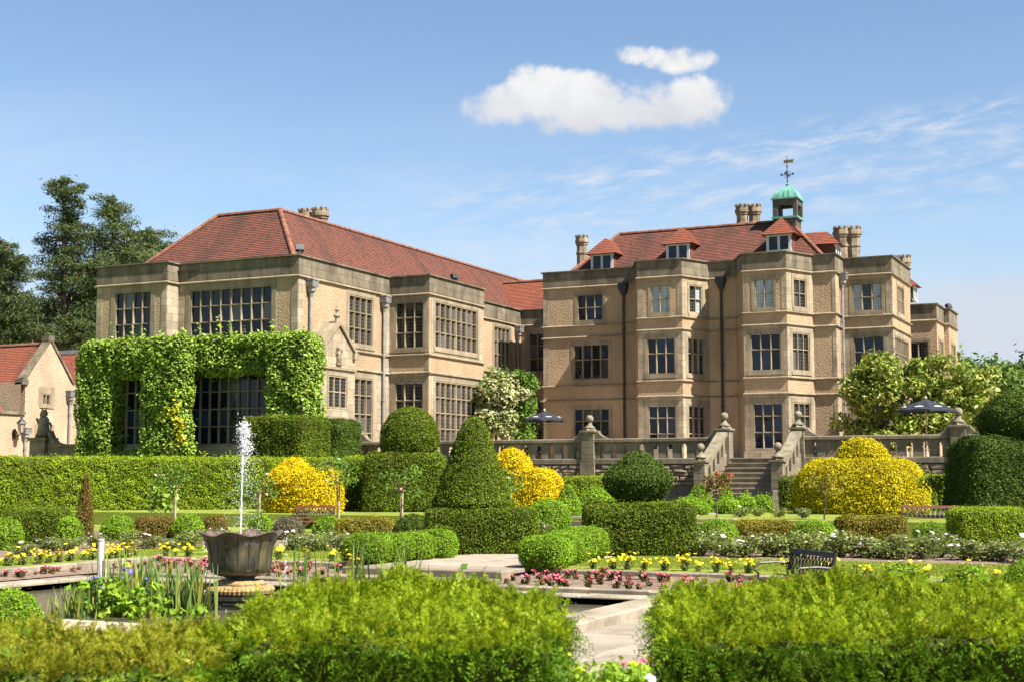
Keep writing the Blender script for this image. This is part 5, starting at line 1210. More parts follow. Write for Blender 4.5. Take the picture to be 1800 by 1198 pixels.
ball_at('greyish brown shrub right of the fountain bowl', 481, 533, 908, 942, 34, 'leaf_grey', 'dome', 'grey_shrub', 'shrub')
ball_at('green box ball in front of the small red bench', 552, 607, 907, 940, 34, group=G1)
ball_at('flat topped bronze green low hedge left of the cone topiary', 592, 690, 912, 940, 33, 'leaf_bronze', 'box', 'low_hedge', 'hedge', depth=.9)
ball_at('dark rounded box mound tucked beside the cone topiary base', 692, 762, 903, 940, 31, 'leaf_yew_dark', group=G1)
# right bed
ball_at('round box ball right of the diamond topiary', 1222, 1297, 911, 960, 29.5, group=G2)
ball_at('flat bronze topped low hedge in the right rose bed', 1294, 1398, 916, 950, 31.5, 'leaf_bronze', 'box', 'low_hedge', 'hedge', depth=.8)
ball_at('bright box ball at the right end of the flat low hedge', 1393, 1471, 914, 962, 30, group=G2)
ball_at('bronze brown loose shrub in the middle of the right bed', 1470, 1592, 906, 956, 31, 'leaf_bronze', 'box', 'brown_shrub', 'shrub', depth=.9, amp=.12)
ball_at('small box ball in front of the large red bench', 1607, 1662, 917, 950, 33.5, group=G2)
ball_at('square cut low hedge at the right end of the large red bench', 1674, 1800, 893, 955, 30.5, 'leaf_hedge', 'box', 'low_hedge', 'hedge', depth=1.1)
# at the foot of the stairs
ball_at('pointed box shrub left of the stairs', 1204, 1258, 850, 910, 43.5, 'leaf_box', 'cone', 'box_cone', group=G3)
ball_at('round box shrub beside the hedge of the diamond topiary', 1182, 1246, 874, 915, 41, group=G3)
ball_at('pointed box shrub behind the red standard rose', 1262, 1292, 850, 905, 45, 'leaf_box', 'cone', 'box_cone', group=G3)
ball_at('second box ball from the left before the stairs', 1258, 1300, 874, 908, 42.5, group=G3)
ball_at('third box ball from the left before the stairs', 1290, 1329, 870, 906, 43, group=G3)
ball_at('last box ball before the right stair pier', 1322, 1358, 869, 902, 44.5, group=G3)
ball_at('small pointed box shrub on the lowest stair', 1304, 1322, 862, 890, 46, 'leaf_box', 'cone', 'box_cone', group=G3)
ball_at('long low hedge under the rubble wall behind the golden yew', 985, 1110, 838, 868, 47, 'leaf_hedge', 'box', 'low_hedge', 'hedge', depth=1.0)
ball_at('box cone right of the leaning golden yew', 974, 1022, 850, 907, 39.5, 'leaf_box', 'cone', 'box_cone', group=G3)
ball_at('loose box mound above the white flowers by the small steps', 926, 1002, 876, 912, 37.2, 'leaf_box', group=G3)
ball_at('sloping box mound left of the diamond topiary', 1006, 1088, 853, 905, 41, 'leaf_box', 'cone', 'box_cone', group=G3)
ball_at('dark square hedge against the right stair pier', 1372, 1412, 838, 900, 46, 'leaf_yew', 'box', 'square_hedge', 'hedge')
ball_at('low hedge between the broad golden yew and the huge dark dome', 1590, 1700, 836, 896, 46, 'leaf_hedge', 'box', 'low_hedge', 'hedge', depth=1.0)
# near right
ball_at('round box bush rising behind the right foreground hedge', 1546, 1630, 988, 1026, 16.6, 'leaf_box', size=.03, group='near box bushes on the right')
ball_at('round box bush second from the right edge', 1655, 1748, 990, 1034, 15.6, 'leaf_box', size=.03, group='near box bushes on the right')
ball_at('round box bush cut by the right edge', 1752, 1850, 983, 1040, 15.0, 'leaf_box', size=.03, group='near box bushes on the right')
ball_at('round bright box bush at the lower left edge', -40, 74, 1034, 1092, 12.6, 'leaf_box', size=.026, cover=1.8, group='near box bushes on the left')

# ------------------------------------------------------------------ foreground hedges: feathery sprays
def sprays(P, N, L, k=7, droop=.35, tilt=.55, w=.26):
    n = len(P); d = unit(N + tilt * rng.normal(size=(n, 3)) + np.array([0, 0, .35])); sd = unit(np.cross(d, rng.normal(size=(n, 3)))); up_ = np.cross(sd, d)
    Ls = L * rng.uniform(.6, 1.25, (n, 1)); out = []
    for i in range(k):
        f = (i + .6) / k; c = P + d * Ls * f - np.array([0, 0, 1]) * (droop * Ls * f * f) + rng.normal(size=(n, 3)) * .002
        for sg in (-1, 1):
            l = Ls * w * (1.15 - .75 * f); ax = unit(sd * sg + d * .75 + up_ * rng.uniform(-.25, .25, (n, 1))); bx = unit(np.cross(ax, up_)) ; hw = l * .20
            out.append(np.stack([c, c + ax * l * .5 + bx * hw, c + ax * l, c + ax * l * .5 - bx * hw], 1))
    V = np.concatenate(out, 0).reshape(-1, 3); return V, np.arange(len(V)).reshape(-1, 4)
def front_hedge(label, x0, x1, y0, y1, zt, n_top, n_side, leaf_top='leaf_front', seed=0, humps=(), skl=0, skr=0):
    V, T = shape_box(x1 - x0, y1 - y0, zt + .05, .15, 34, 1.0, .085, 2.2, seed + 50)
    fx = (V[:, 0] / (x1 - x0) + .5); V[:, 0] += (skl * (1 - fx) + skr * fx) * V[:, 1]
    V[:, :2] *= (.86 + .14 * np.clip(V[:, 2:3] / zt, 0, 1) ** 2.5)
    for hx, hy, hr, hh in humps:
        q = np.exp(-(((V[:, 0] + (x0 + x1) / 2 - hx) / hr) ** 2 + ((V[:, 1] + (y0 + y1) / 2 - hy) / hr) ** 2)); V[:, 2] += hh * q * np.clip(V[:, 2] / zt, 0, 1) ** 3
    c, s = math.cos(PSI), math.sin(PSI); cx, cy = loc((x0 + x1) / 2, (y0 + y1) / 2)
    M = np.array([[c, s, 0], [-s, c, 0], [0, 0, 1]])
    def top(N, C): return np.clip(N[:, 2], 0, 1) ** 1.2
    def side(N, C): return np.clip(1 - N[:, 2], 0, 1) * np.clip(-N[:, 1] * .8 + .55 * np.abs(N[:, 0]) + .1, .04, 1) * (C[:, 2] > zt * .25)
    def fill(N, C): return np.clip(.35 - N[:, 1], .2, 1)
    Pt, Nt = sample(V, T, 1e5, top); ii = rng.choice(len(Pt), min(n_top, len(Pt)), False); Pt, Nt = Pt[ii], Nt[ii]
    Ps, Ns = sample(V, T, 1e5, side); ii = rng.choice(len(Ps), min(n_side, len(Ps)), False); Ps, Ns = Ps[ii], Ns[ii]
    PF, NF = sample(V, T, 2400, fill)
    Pt = Pt + Nt * tuft(Pt, .34)[:, None] * .035; Ps = Ps + Ns * tuft(Ps, .3)[:, None] * .05
    jj = tuft(Ps, .22) > -.55; Ps, Ns = Ps[jj], Ns[jj]; tall = rng.random(len(Pt)) < .05
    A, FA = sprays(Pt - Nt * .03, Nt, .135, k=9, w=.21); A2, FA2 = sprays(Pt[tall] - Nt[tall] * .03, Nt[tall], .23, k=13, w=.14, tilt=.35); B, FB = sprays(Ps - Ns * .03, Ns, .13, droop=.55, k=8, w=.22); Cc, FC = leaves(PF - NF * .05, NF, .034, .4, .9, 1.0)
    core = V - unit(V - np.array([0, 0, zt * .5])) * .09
    o = np_obj('front_hedge', [(core @ M, T, 1), (A @ M, FA, 0), (A2 @ M, FA2, 0), (B @ M, FB, 2), (Cc @ M, FC, 2)], [leaf_top, 'inner_twigs', 'leaf_front_dark'], None, (cx, cy, -.02))
    return tag(o, label, 'hedge', 'feathery hedges in the foreground')
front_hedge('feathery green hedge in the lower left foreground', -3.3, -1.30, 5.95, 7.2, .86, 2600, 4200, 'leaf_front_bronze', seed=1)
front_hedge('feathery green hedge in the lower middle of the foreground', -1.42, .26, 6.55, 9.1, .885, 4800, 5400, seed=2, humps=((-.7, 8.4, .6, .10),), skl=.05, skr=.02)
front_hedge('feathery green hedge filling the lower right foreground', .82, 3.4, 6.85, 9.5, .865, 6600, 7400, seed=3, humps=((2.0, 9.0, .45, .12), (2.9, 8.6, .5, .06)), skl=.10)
# a leafy seedling growing out of the middle hedge
p = atd(790, 1062, 8.4); Vl, Fl = leaves(np.array([(p.x, p.y, p.z)]) + rng.normal(size=(34, 3)) * np.array([.06, .05, .07]), unit(rng.normal(size=(34, 3)) + np.array([.2, -.5, .8])), .085, .75, .4); 
o = np_obj('maple_seedling', [(Vl - np.array([p.x, p.y, p.z]), Fl, 0)], ['leaf_climber'], None, (p.x, p.y, p.z)); tag(o, 'broad leaved seedling sprouting from the middle foreground hedge', 'seedling')

# ================================================================== CLIMBERS AND TREES
def leafy(name, parent, P, N, size, mat, aspect=.6, tilt=.6, org=(0, 0, 0)):
    Vv, Ff = leaves(P - np.array(org), N, size, aspect, tilt, .6); o = np_obj(name, [(Vv, Ff, 0)], [mat], parent)
    if name != 'foliage': o['kind'] = 'stuff'
    return o
# ivy on the front of the left wing, standing well off the wall
ivy = thing('ivy', 'thick green ivy arching over the ground floor windows of the left wing', 'ivy', (-37, 45.8, .6))
def ivx(u, Y): return aty(u, 700, Y).x
parts = []; zt_ = aty(300, 592, 45.4).z
def ivbox(x0, x1, y0, y1, z0, z1): 
    V, T = shape_box(x1 - x0, y1 - y0, z1 - z0, .38, 16, 1, .11, .9, nxt()); parts.append((V + np.array([(x0 + x1) / 2, (y0 + y1) / 2, z0]), T))
ivbox(ivx(131, 45.3), ivx(193, 45.3), 45.2, 46.9, .6, zt_ - .25); ivbox(ivx(131, 45.3) + .15, ivx(325, 45.3), 45.2, 46.15, ivx(1, 1) * 0 + aty(220, 662, 45.3).z, zt_)
ivbox(ivx(246, 45.3), ivx(322, 45.3), 45.15, 46.15, .6, zt_ - .1); ivbox(ivx(300, 46), ivx(478, 46), 46.05, 46.9, aty(400, 655, 46.2).z, zt_ + .05)
ivbox(ivx(470, 46), ivx(540, 46), 45.75, 47.4, .6, zt_ - .02); ivbox(ivx(250, 45.3), ivx(330, 45.3), 45.2, 45.9, .6, 3.2); ivbox(ivx(190, 45.3), ivx(250, 45.3), 45.5, 46.1, .6, 2.75)
LV, LN = [], []
for V, T in parts:
    P, N = sample(V, T, 380); P = P + N * tuft(P, .8)[:, None] * .06; LV.append(P); LN.append(N)
P, N = np.concatenate(LV), np.concatenate(LN)
keep = N[:, 1] < .6; P, N = P[keep], unit(N[keep] + np.array([.15, -.15, .55]))
leafy('foliage', ivy, P, N, .115, 'leaf_ivy', .75, .6, (-37, 45.8, .6))
# shoots climbing above the top line
sh = []
for u, v in ((200, 560), (232, 572), (252, 578), (322, 575), (350, 568), (386, 556), (404, 562), (430, 575), (478, 560), (500, 574), (285, 580)):
    a = aty(u, 605, 46.0 if u > 310 else 45.7); b = aty(u, v, 46.3 if u > 310 else 45.8)
    for k in range(26): t_ = random.random(); sh.append(a.lerp(b, t_) + Vector((random.gauss(0, .14 * (1.1 - t_)), random.gauss(0, .08), 0)))
sh = np.array([tuple(x) for x in sh]); leafy('shoots', ivy, sh, unit(rng.normal(size=sh.shape) * .4 + np.array([.2, -.6, .6])), .15, 'leaf_ivy', .75, .4, (-37, 45.8, .6))
np_obj('inner_growth', [(V - unit(V - V.mean(0)) * .16 - np.array([-37, 45.8, .6]), T, 0) for V, T in parts], ['inner_twigs'], ivy)
yb_ = np.array([tuple(aty(u + random.gauss(0, 5), v + random.gauss(0, 7), 45.15)) for u, v in [(290, 728)] * 45 + [(305, 724)] * 45 + [(312, 745)] * 40 + [(316, 775)] * 35 + [(300, 790)] * 30 + [(318, 760)] * 20])
leafy('yellow_leaves', ivy, yb_, unit(rng.normal(size=yb_.shape) * .3 + np.array([.3, -.7, .5])), .15, 'leaf_ivy_yellow', .75, .4, (-37, 45.8, .6))
# shrubs between ivy and hedge
for lb, u0, u1, vt, D, mt in (('yellowish shrub under the large ground floor window of the left wing', 330, 372, 790, 53.5, 'leaf_hedge'), ('low green shrub under the large ground floor window beside the jet', 372, 428, 788, 53.5, 'leaf_ivy')):
    c, w, zt = spot(u0, u1, vt, 815, D); Vv, Ff = cloud_leaves([(0, 0, zt - 1.2, w * .55, .5, 1.15), (w * .3, 0, zt - 1.0, w * .3, .4, .9)], 260, .16, .6); o = np_obj('border_shrub', [(Vv, Ff, 0)], [mt], None, (c.x, c.y, .6)); o.location.z = .55
    o.data.transform(Matrix.Translation((0, 0, -.55))); tag(o, lb, 'shrub')

def clump_plant(name, label, cat, clumps, n, size, mat, trunk=None, extra=None, group=None, aspect=.5, part='crown', tilt=.7, shell=.55):
    base = Vector((clumps[0][0], clumps[0][1], 0)) if trunk is None else Vector(trunk[0][0]); t = thing(name, label, cat, tuple(base), group)
    b = np.array(base)
    Vv, Ff = cloud_leaves(clumps, n, size, aspect, tilt, shell); np_obj(part, [(Vv - b, Ff, 0)], [mat], t)
    if trunk:
        mb = MB()
        for pts_, rs_ in ([trunk] if not isinstance(trunk[0][0], list) else trunk): mb.tube([Vector(p) - base for p in pts_], rs_, 7)
        mb.build('trunk', 'bark', t, org=(0, 0, 0))
    for nm, cl, k, sz, mt in (extra or ()):
        Vv, Ff = cloud_leaves(cl, k, sz, .8, .5, .9); np_obj(nm, [(Vv - b, Ff, 0)], [mt], t)
    return t
def scatter_clumps(u0, u1, v0, v1, D, n, r, dD=1.0, keep=None):
    out = []
    while len(out) < n:
        u, v = random.uniform(u0, u1), random.uniform(v0, v1)
        if keep and not keep(u, v): continue
        p = atd(u, v, D + random.uniform(-dD, dD)); q = r * random.uniform(.7, 1.25); out.append((p.x, p.y, p.z, q, q, q * .85))
    return out
# cream flowering climber and its green neighbour in the corner of the court
cl = scatter_clumps(846, 898, 668, 765, 65.5, 46, .42, .5, lambda u, v: True) ; gl = scatter_clumps(848, 900, 655, 700, 66.4, 16, .45, .4)
Pc = atd(872, 800, 66)
t = clump_plant('flowering_climber', 'climber covered in cream flowers in the corner of the court', 'climber', gl + cl, 70, .2, 'leaf_climber', ([(Pc.x, Pc.y, 2.4), (Pc.x, Pc.y, 5)], [.08, .05]), [('blossom', cl, 95, .17, 'leaf_cream')])
cl2 = scatter_clumps(900, 938, 655, 770, 66.3, 44, .45, .5, lambda u, v: u < 940 - (v - 650) * .12)
fl2 = scatter_clumps(895, 925, 665, 700, 65.7, 9, .3, .2)
Pc = atd(918, 800, 66.5); clump_plant('green_climber', 'green leafy climber right of the cream flowers', 'climber', cl2, 110, .19, 'leaf_climber', ([(Pc.x, Pc.y, 2.4), (Pc.x, Pc.y, 5)], [.08, .05]), [('blossom', fl2, 60, .16, 'leaf_cream')])
# magnolia against the right of the house
def mk(u, v):
    top = 640 + 14 * math.sin(u * .06) + (22 if 1500 > u else 0) + (30 if u < 1490 else 0) + max(0, u - 1690) * .4 - 16 * math.exp(-((u - 1615) / 22) ** 2)
    left = 1475 + max(0, 740 - v) * .16; return v > top and u > left
mcl = scatter_clumps(1470, 1742, 622, 775, 61.8, 150, .52, 1.4, mk); Pm = atd(1560, 800, 62)
mag = clump_plant('magnolia', 'broad glossy magnolia covering the ground floor right of the stairs', 'tree', mcl, 170, .24, 'leaf_magnolia', ([(Pm.x, Pm.y, 2.4), (Pm.x, Pm.y, 4.2), (Pm.x + .6, Pm.y, 6.2)], [.16, .12, .06]), aspect=.42, tilt=.8, shell=.35)
# far trees on the right
for lb, u0, u1, v0, v1, D, mt, r, n, nm in (('soft green tree beyond the right end of the house', 1700, 1775, 645, 740, 105, 'leaf_far', 1.3, 60, 'broadleaf_tree'), ('wispy young tree close to the end wall of the house', 1672, 1708, 630, 720, 96, 'leaf_far', .8, 26, 'broadleaf_tree'),
                                        ('dark tree at the right edge behind the huge yew', 1768, 1840, 638, 740, 118, 'leaf_far_dark', 1.4, 50, 'broadleaf_tree'), ('green tree low behind the magnolia', 1745, 1800, 655, 740, 100, 'leaf_far', 1.3, 40, 'broadleaf_tree')):
    P0 = atd((u0 + u1) / 2, 800, D); um, rm = (u0 + u1) / 2, (u1 - u0) / 2
    cl = scatter_clumps(u0, u1, v0, v1, D, n, r, 2.5, lambda u, v: v > v0 + 40 * ((u - um) / rm) ** 2); clump_plant(nm, lb, 'tree', cl, 90, .42, mt, ([(P0.x, P0.y, 2), (P0.x, P0.y, atd(um, v0 + 40, D).z)], [.3, .12]), group='trees beyond the house')
# pines on the left: layered pads of needles on level branches
def pine(label, u, vtop, vbot, D, wid, mat, pads, seed, lean=0, name='pine_tree', pad_r=1.0, n=190):
    random.seed(seed); base = atd(u, 800, D); base.z = 2.0; top = atd(u + lean, vtop, D)
    t = thing(name, label, 'tree', tuple(base), 'conifers behind the left wing'); H = top.z; zb = atd(u, vbot, D).z
    mb = MB(); ax = lambda z: Vector((base.x + (top.x - base.x) * (z - 2) / (H - 2), base.y + (top.y - base.y) * (z - 2) / (H - 2), z))
    mb.tube([ax(z) - base for z in np.linspace(2, H - .6, 8)], list(np.linspace(.42, .06, 8)), 8)
    cl = []
    for i in range(pads):
        f = ((i + .5) / pads) ** .9; z = H - (H - zb) * f; px_ = f * 1.0
        W_ = np.interp(f, [w[0] for w in wid], [w[1] for w in wid]) * D / FPX; a = random.uniform(0, 6.28); rr = W_ * (random.uniform(.25, 1.0))
        o = ax(z); e = Vector((math.cos(a), math.sin(a), 0)) * rr; tip = o + e + Vector((0, 0, rr * random.uniform(-.02, .16)))
        mb.tube([o - base, (o + e * .5 + Vector((0, 0, .05 * rr))) - base, tip - base], [.10, .06, .02], 5)
        k = 1 + int(rr > 1.2) + int(rr > 2.4)
        for j in range(k):
            g = 1 - j * .33; q = pad_r * random.uniform(.7, 1.2) * (.55 + .45 * min(1, f * 2.2)); c = o.lerp(tip, g) + Vector((random.gauss(0, .25), random.gauss(0, .25), .12))
            cl.append((c.x, c.y, c.z, q * 1.1, q * 1.1, q * random.uniform(.26, .45)))
    for q in (.0, .5, 1.0): c = ax(H - q); cl.append((c.x, c.y, c.z, .35 + q * .3, .35 + q * .3, .4))
    mb.build('trunk', 'bark', t, org=(0, 0, 0)); Vv, Ff = cloud_leaves(cl, n, .30, .2, .9, .25); Vv = Vv - np.array(base); np_obj('crown', [(Vv, Ff, 0)], [mat], t)
    return t
pine('tall layered pine left of the stone wing', 112, 318, 640, 98, [(0, 10), (.1, 40), (.17, 26), (.32, 52), (.45, 78), (.6, 66), (.7, 80), (1, 72)], 'leaf_pine', 105, 3)
pine('rounder pine close to the corner of the stone wing', 205, 352, 610, 100, [(0, 14), (.2, 42), (.5, 56), (1, 56)], 'leaf_pine_light', 90, 5, -8, pad_r=1.3)
pine('low spreading pine showing over the roof slope', 262, 408, 560, 106, [(0, 40), (.3, 58), (1, 60)], 'leaf_pine_light', 60, 8, pad_r=1.3)
pine('pine cut off by the left edge of the picture', 2, 430, 640, 95, [(0, 30), (.2, 46), (.5, 60), (1, 66)], 'leaf_pine', 80, 9)
pine('shaded pine standing between the tall pine and the left edge', 52, 520, 660, 108, [(0, 60), (.5, 80), (1, 80)], 'leaf_pine', 60, 12, pad_r=1.4)
cl = scatter_clumps(125, 185, 520, 650, 115, 45, 1.6, 3); P0 = atd(155, 800, 115); clump_plant('broadleaf_tree', 'bright green tree filling the gap behind the pines', 'tree', cl, 90, .45, 'leaf_far', ([(P0.x, P0.y, 2), (P0.x, P0.y, 9)], [.3, .15]), group='trees beyond the house')
cl = scatter_clumps(-20, 130, 600, 680, 125, 60, 1.7, 3); P0 = atd(55, 800, 125); clump_plant('broadleaf_tree', 'bushy green tree low behind the lodge roof', 'tree', cl, 90, .5, 'leaf_far_dark', ([(P0.x, P0.y, 2), (P0.x, P0.y, 6)], [.3, .15]), group='trees beyond the house')
random.seed(77)
# ================================================================== FLOWERS
def mesh_parts(name, parts, mats): return np_mesh(name, parts, mats)
def blossom_mesh(name, mat, r, petals=9, cup=.5):
    P = []; 
    for k in range(petals):
        a = 2.4 * k; f = .35 + .65 * k / petals; d = np.array([math.cos(a), math.sin(a), 0]); c = d * r * .55 * f; n = np.array([d[0] * .6, d[1] * .6, 1.0 * cup + (1 - f)]); P.append((c + np.array([0, 0, r * .35 * (1 - f)]), n))
    Vv, Ff = leaves(np.array([p for p, _ in P]), unit(np.array([n for _, n in P])), r * 1.15, .95, .12, 0, .15)
    o = MB().sphere((0, 0, 0), r * .5, 7, 5, sz=.8); Vs = np.array(o.v); Fs = np.array([f for f in o.f if len(f) == 4]); return np_mesh(name, [(Vv, Ff, 0), (Vs, Fs, 0)], [mat])
BL = {k: blossom_mesh('blossom', 'petal_' + k, r, n, c) for k, r, n, c in (('white', .052, 11, .5), ('pink', .042, 8, .7), ('red', .06, 12, .6), ('yellow', .05, 13, .4), ('blush', .055, 11, .6), ('violet', .055, 7, .3))}
def put(t, kind, at, sc=1.0, name='blossom'):
    o = inst(name, BL[kind], t, at, random.uniform(0, 6.28)); o.rotation_euler = (random.uniform(-.7, .5), random.uniform(-.4, .7), random.uniform(0, 6.28)); o.scale = (sc, sc, sc); return o
def leaf_bush(w, h, n, size, dens=1.0, mat='leaf_rose', stems=9):
    cl = []
    for k in range(stems):
        a = random.uniform(0, 6.28); r = random.uniform(.05, .42) * w; z = h * random.uniform(.45, .95) * (1.1 - r / w * .7); q = w * random.uniform(.13, .22); cl.append((r * math.cos(a), r * math.sin(a), z, q, q, q * 1.05))
        cl.append((r * .6 * math.cos(a), r * .6 * math.sin(a), z * .5, q, q, q))
    Vv, Ff = cloud_leaves(cl, n, size, .6, .8, .2); mb = MB()
    for c in cl[::2]: mb.tube([(0, 0, 0), (c[0] * .5, c[1] * .5, c[2] * .5), (c[0], c[1], c[2])], [.012, .009, .005], 4)
    Vs = np.array(mb.v); Fs = np.array([f for f in mb.f if len(f) == 4]); return np_mesh('foliage', [(Vv, Ff, 0), (Vs, Fs, 1)], [mat, 'stem_green']), cl
# white shrub roses: four bushes built, the rest copied
def rose_proto(w, h, nb):
    t = thing('rose_bush', 'x', 'rose bush', (0, -500, 0)); me, cl = leaf_bush(w, h, 62, .062); inst('foliage', me, t, (0, 0, 0))
    for k in range(nb):
        c = random.choice(cl[::2]); put(t, 'white', (c[0] + random.gauss(0, c[3] * .6), c[1] - abs(random.gauss(0, c[3] * .7)), c[2] + abs(random.gauss(0, c[5] * .75))), random.uniform(.6, 1.25))
    return t
protos = [rose_proto(.95, .72, 5), rose_proto(.8, .6, 9), rose_proto(1.0, .66, 3), rose_proto(.85, .78, 10), rose_proto(.9, .6, 1)]
used = [False] * len(protos)
def rose(label, group, x, y, i, sc=1.0):
    i %= len(protos)
    if not used[i]: t = protos[i]; used[i] = True; t.location = (x, y, .2); t.scale = (sc,) * 3
    else: t = copy_tree(protos[i], (x, y, .2), random.uniform(-.8, .8), sc)
    t['label'] = label; t['group'] = group; q = random.uniform(1.2, 1.5); t.scale = (sc * q, sc * q, sc * random.uniform(.7, 1.0)); return t
ORD = 'first second third fourth fifth sixth seventh eighth ninth tenth eleventh twelfth thirteenth fourteenth fifteenth sixteenth seventeenth eighteenth nineteenth twentieth'.split()
RB = [(15, 975), (62, 970), (105, 965), (150, 962), (205, 960), (238, 962), (275, 963), (320, 962), (365, 962), (395, 955), (498, 965), (530, 968), (556, 966), (585, 968), (608, 962)]
for k, (u, v) in enumerate(RB):
    p = atz(u, v + 3, .2); rose(ORD[k] + ' white rose bush from the left in the bed behind the left lawn strip', 'white rose bushes left of the path', p.x, p.y + .3, k, random.uniform(.5, .7))
RB2 = [(1160, 975), (1192, 978), (1228, 982), (1262, 982), (1300, 985), (1335, 983), (1372, 984), (1408, 985), (1440, 978), (1470, 985), (1505, 985), (1540, 985), (1580, 988), (1612, 988), (1650, 985), (1690, 990), (1722, 990), (1760, 992), (1795, 995)]
for k, (u, v) in enumerate(RB2):
    p = atz(u, v - 4, .2); rose(ORD[k] + ' white rose bush from the left in the bed behind the right lawn strip', 'white rose bushes right of the path', p.x, p.y + .3, k * 3 + 1, random.uniform(.62, .85))
BK = ['low white rose left of the others before the stairs', 'second low white rose before the stairs', 'third low white rose before the stairs', 'low white rose farthest right before the stairs', 'low white rose behind the fountain jet', 'low white rose right of the small red bench', 'low white rose between the small bench and the dome topiary', 'low white rose at the foot of the dome topiary']
for k, (u, v, D) in enumerate(((1300, 915, 39), (1335, 912, 40), (1370, 915, 39), (1410, 918, 38), (480, 905, 40), (600, 912, 40), (645, 915, 39), (690, 905, 39))):
    p = atd(u, v, D); z = .6 if p.y > 35.2 else .2; t = rose(BK[k], 'white roses on the bank', p.x, p.y, k * 2, .45); t.location.z = z
p = atz(950, 940, .2); t = rose('small white rose beside the plinth of the garden steps', 'rose by the steps', p.x, p.y, 3, .7)
# standard roses on stems
def standard(label, u, vt, vb, D, kind, nb, stake=True, w=.75, mat='leaf_rose'):
    w *= 1.25
    p = atd(u, vb, D); zb = ground(p.x, p.y); zt = atd(u, vt, D).z; h = zt - zb; t = thing('standard_rose', label, 'standard rose', (p.x, p.y, zb), 'standard roses')
    mb = MB(); mb.tube([(0, 0, 0), (.02, 0, h * .3), (-.01, .01, h * .62)], [.022, .018, .02], 6)
    for k in range(5): a = k * 1.26; mb.tube([(-.01, .01, h * .6), (w * .2 * math.cos(a), w * .2 * math.sin(a), h * .78), (w * .36 * math.cos(a), w * .36 * math.sin(a), h * .93)], [.012, .009, .005], 4)
    mb.build('stem', 'bark', t, org=(0, 0, 0))
    if stake: MB().tube([(.05, .03, 0), (.055, .03, h * .72)], .022, 6).build('stake', 'stake_wood', t, org=(0, 0, 0))
    cl = []
    for k in range(24): a = random.uniform(0, 6.28); r = w * .5 * random.random() ** .6; cl.append((r * math.cos(a), r * math.sin(a), h * random.uniform(.6, .97), .15, .15, .14))
    Vv, Ff = cloud_leaves(cl, 26, .075, .6, .8, .2); np_obj('crown', [(Vv, Ff, 0)], ['leaf_climber' if mat == 'leaf_rose' else mat], t)
    for k in range(nb): c = random.choice(cl); put(t, kind, (c[0] + random.gauss(0, .08), c[1] - .1 + random.gauss(0, .06), c[2] + .09), random.uniform(.8, 1.3))
    return t
standard('tall standard rose in front of the long hedge left of the jet', 304, 815, 905, 37.5, 'blush', 2, w=.85)
standard('standard rose just right of the fountain jet', 452, 832, 905, 37.5, 'blush', 3)
standard('standard rose before the golden yew by the small bench', 592, 796, 900, 38, 'white', 6, w=1.0)
standard('standard rose in front of the domed yew base', 703, 822, 903, 36.5, 'blush', 3, w=.8)
standard('pale standard rose behind the cone topiary', 893, 815, 905, 39, 'blush', 3, w=.6)
standard('reddish standard rose left of the terrace stairs', 1260, 828, 912, 38, 'red', 8, False, .62, 'leaf_brown')
standard('standard rose with red blooms before the broad golden yew', 1449, 832, 918, 36.5, 'red', 3, False, .8, 'leaf_bronze')
standard('dark standard rose behind the large red bench', 1650, 830, 905, 40, 'red', 3, False, .7)
# leafy plant by the long hedge
p = atd(283, 905, 39); cl = [(random.gauss(0, .25), random.gauss(0, .2), random.uniform(.1, .75), .2, .2, .2) for _ in range(14)]; Vv, Ff = cloud_leaves(cl, 22, .14, .75, .6, .2); o = np_obj('leafy_shrub', [(Vv, Ff, 0)], ['leaf_ivy'], None, (p.x, p.y, .6)); tag(o, 'broad leaved shrub at the foot of the long hedge', 'shrub')
# marigolds along the lip of the bed, begonias inside it
mg = thing('marigold', 'yellow marigold plant in the row at the edge of the lawn', 'marigold', (0, -500, 0), 'yellow marigolds along the lawn edge'); me, cl = leaf_bush(.26, .2, 34, .035, mat='leaf_rose', stems=6); inst('foliage', me, mg, (0, 0, 0))
for dx, dy, dz, s in ((0, 0, .20, 1.5), (-.09, -.03, .18, 1.3), (.10, -.02, .19, 1.4), (.02, .10, .17, 1.2)): put(mg, 'yellow', (dx, dy, dz), s)
mg2 = thing('marigold', 'yellow marigold plant in the row at the edge of the lawn', 'marigold', (0, -500, 0), 'yellow marigolds along the lawn edge'); inst('foliage', me, mg2, (0, 0, 0)); put(mg2, 'yellow', (.01, -.02, .2), 1.7); put(mg2, 'yellow', (-.07, .05, .17), 1.2)
first = [True, True]
U_ = 'zeroth first second third fourth fifth sixth seventh eighth ninth tenth eleventh twelfth thirteenth fourteenth fifteenth sixteenth seventeenth eighteenth nineteenth'.split()
def nth(n):
    if n < 20: return U_[n]
    t_, r_ = divmod(n, 10); return (('twentieth', 'thirtieth', 'fortieth')[t_ - 2] if r_ == 0 else ('twenty', 'thirty', 'forty')[t_ - 2] + ' ' + U_[r_])
CNT = {}
def count_label(key, fmt): CNT[key] = CNT.get(key, 0) + 1; return fmt % nth(CNT[key])
MP = [(-17.85, y) for y in np.arange(14.9, 21.4, .29)] + [(x, 21.58) for x in np.arange(-17.5, -13.3, .29)] + [(x, 21.58) for x in np.arange(-8.75, -2.6, .29)]
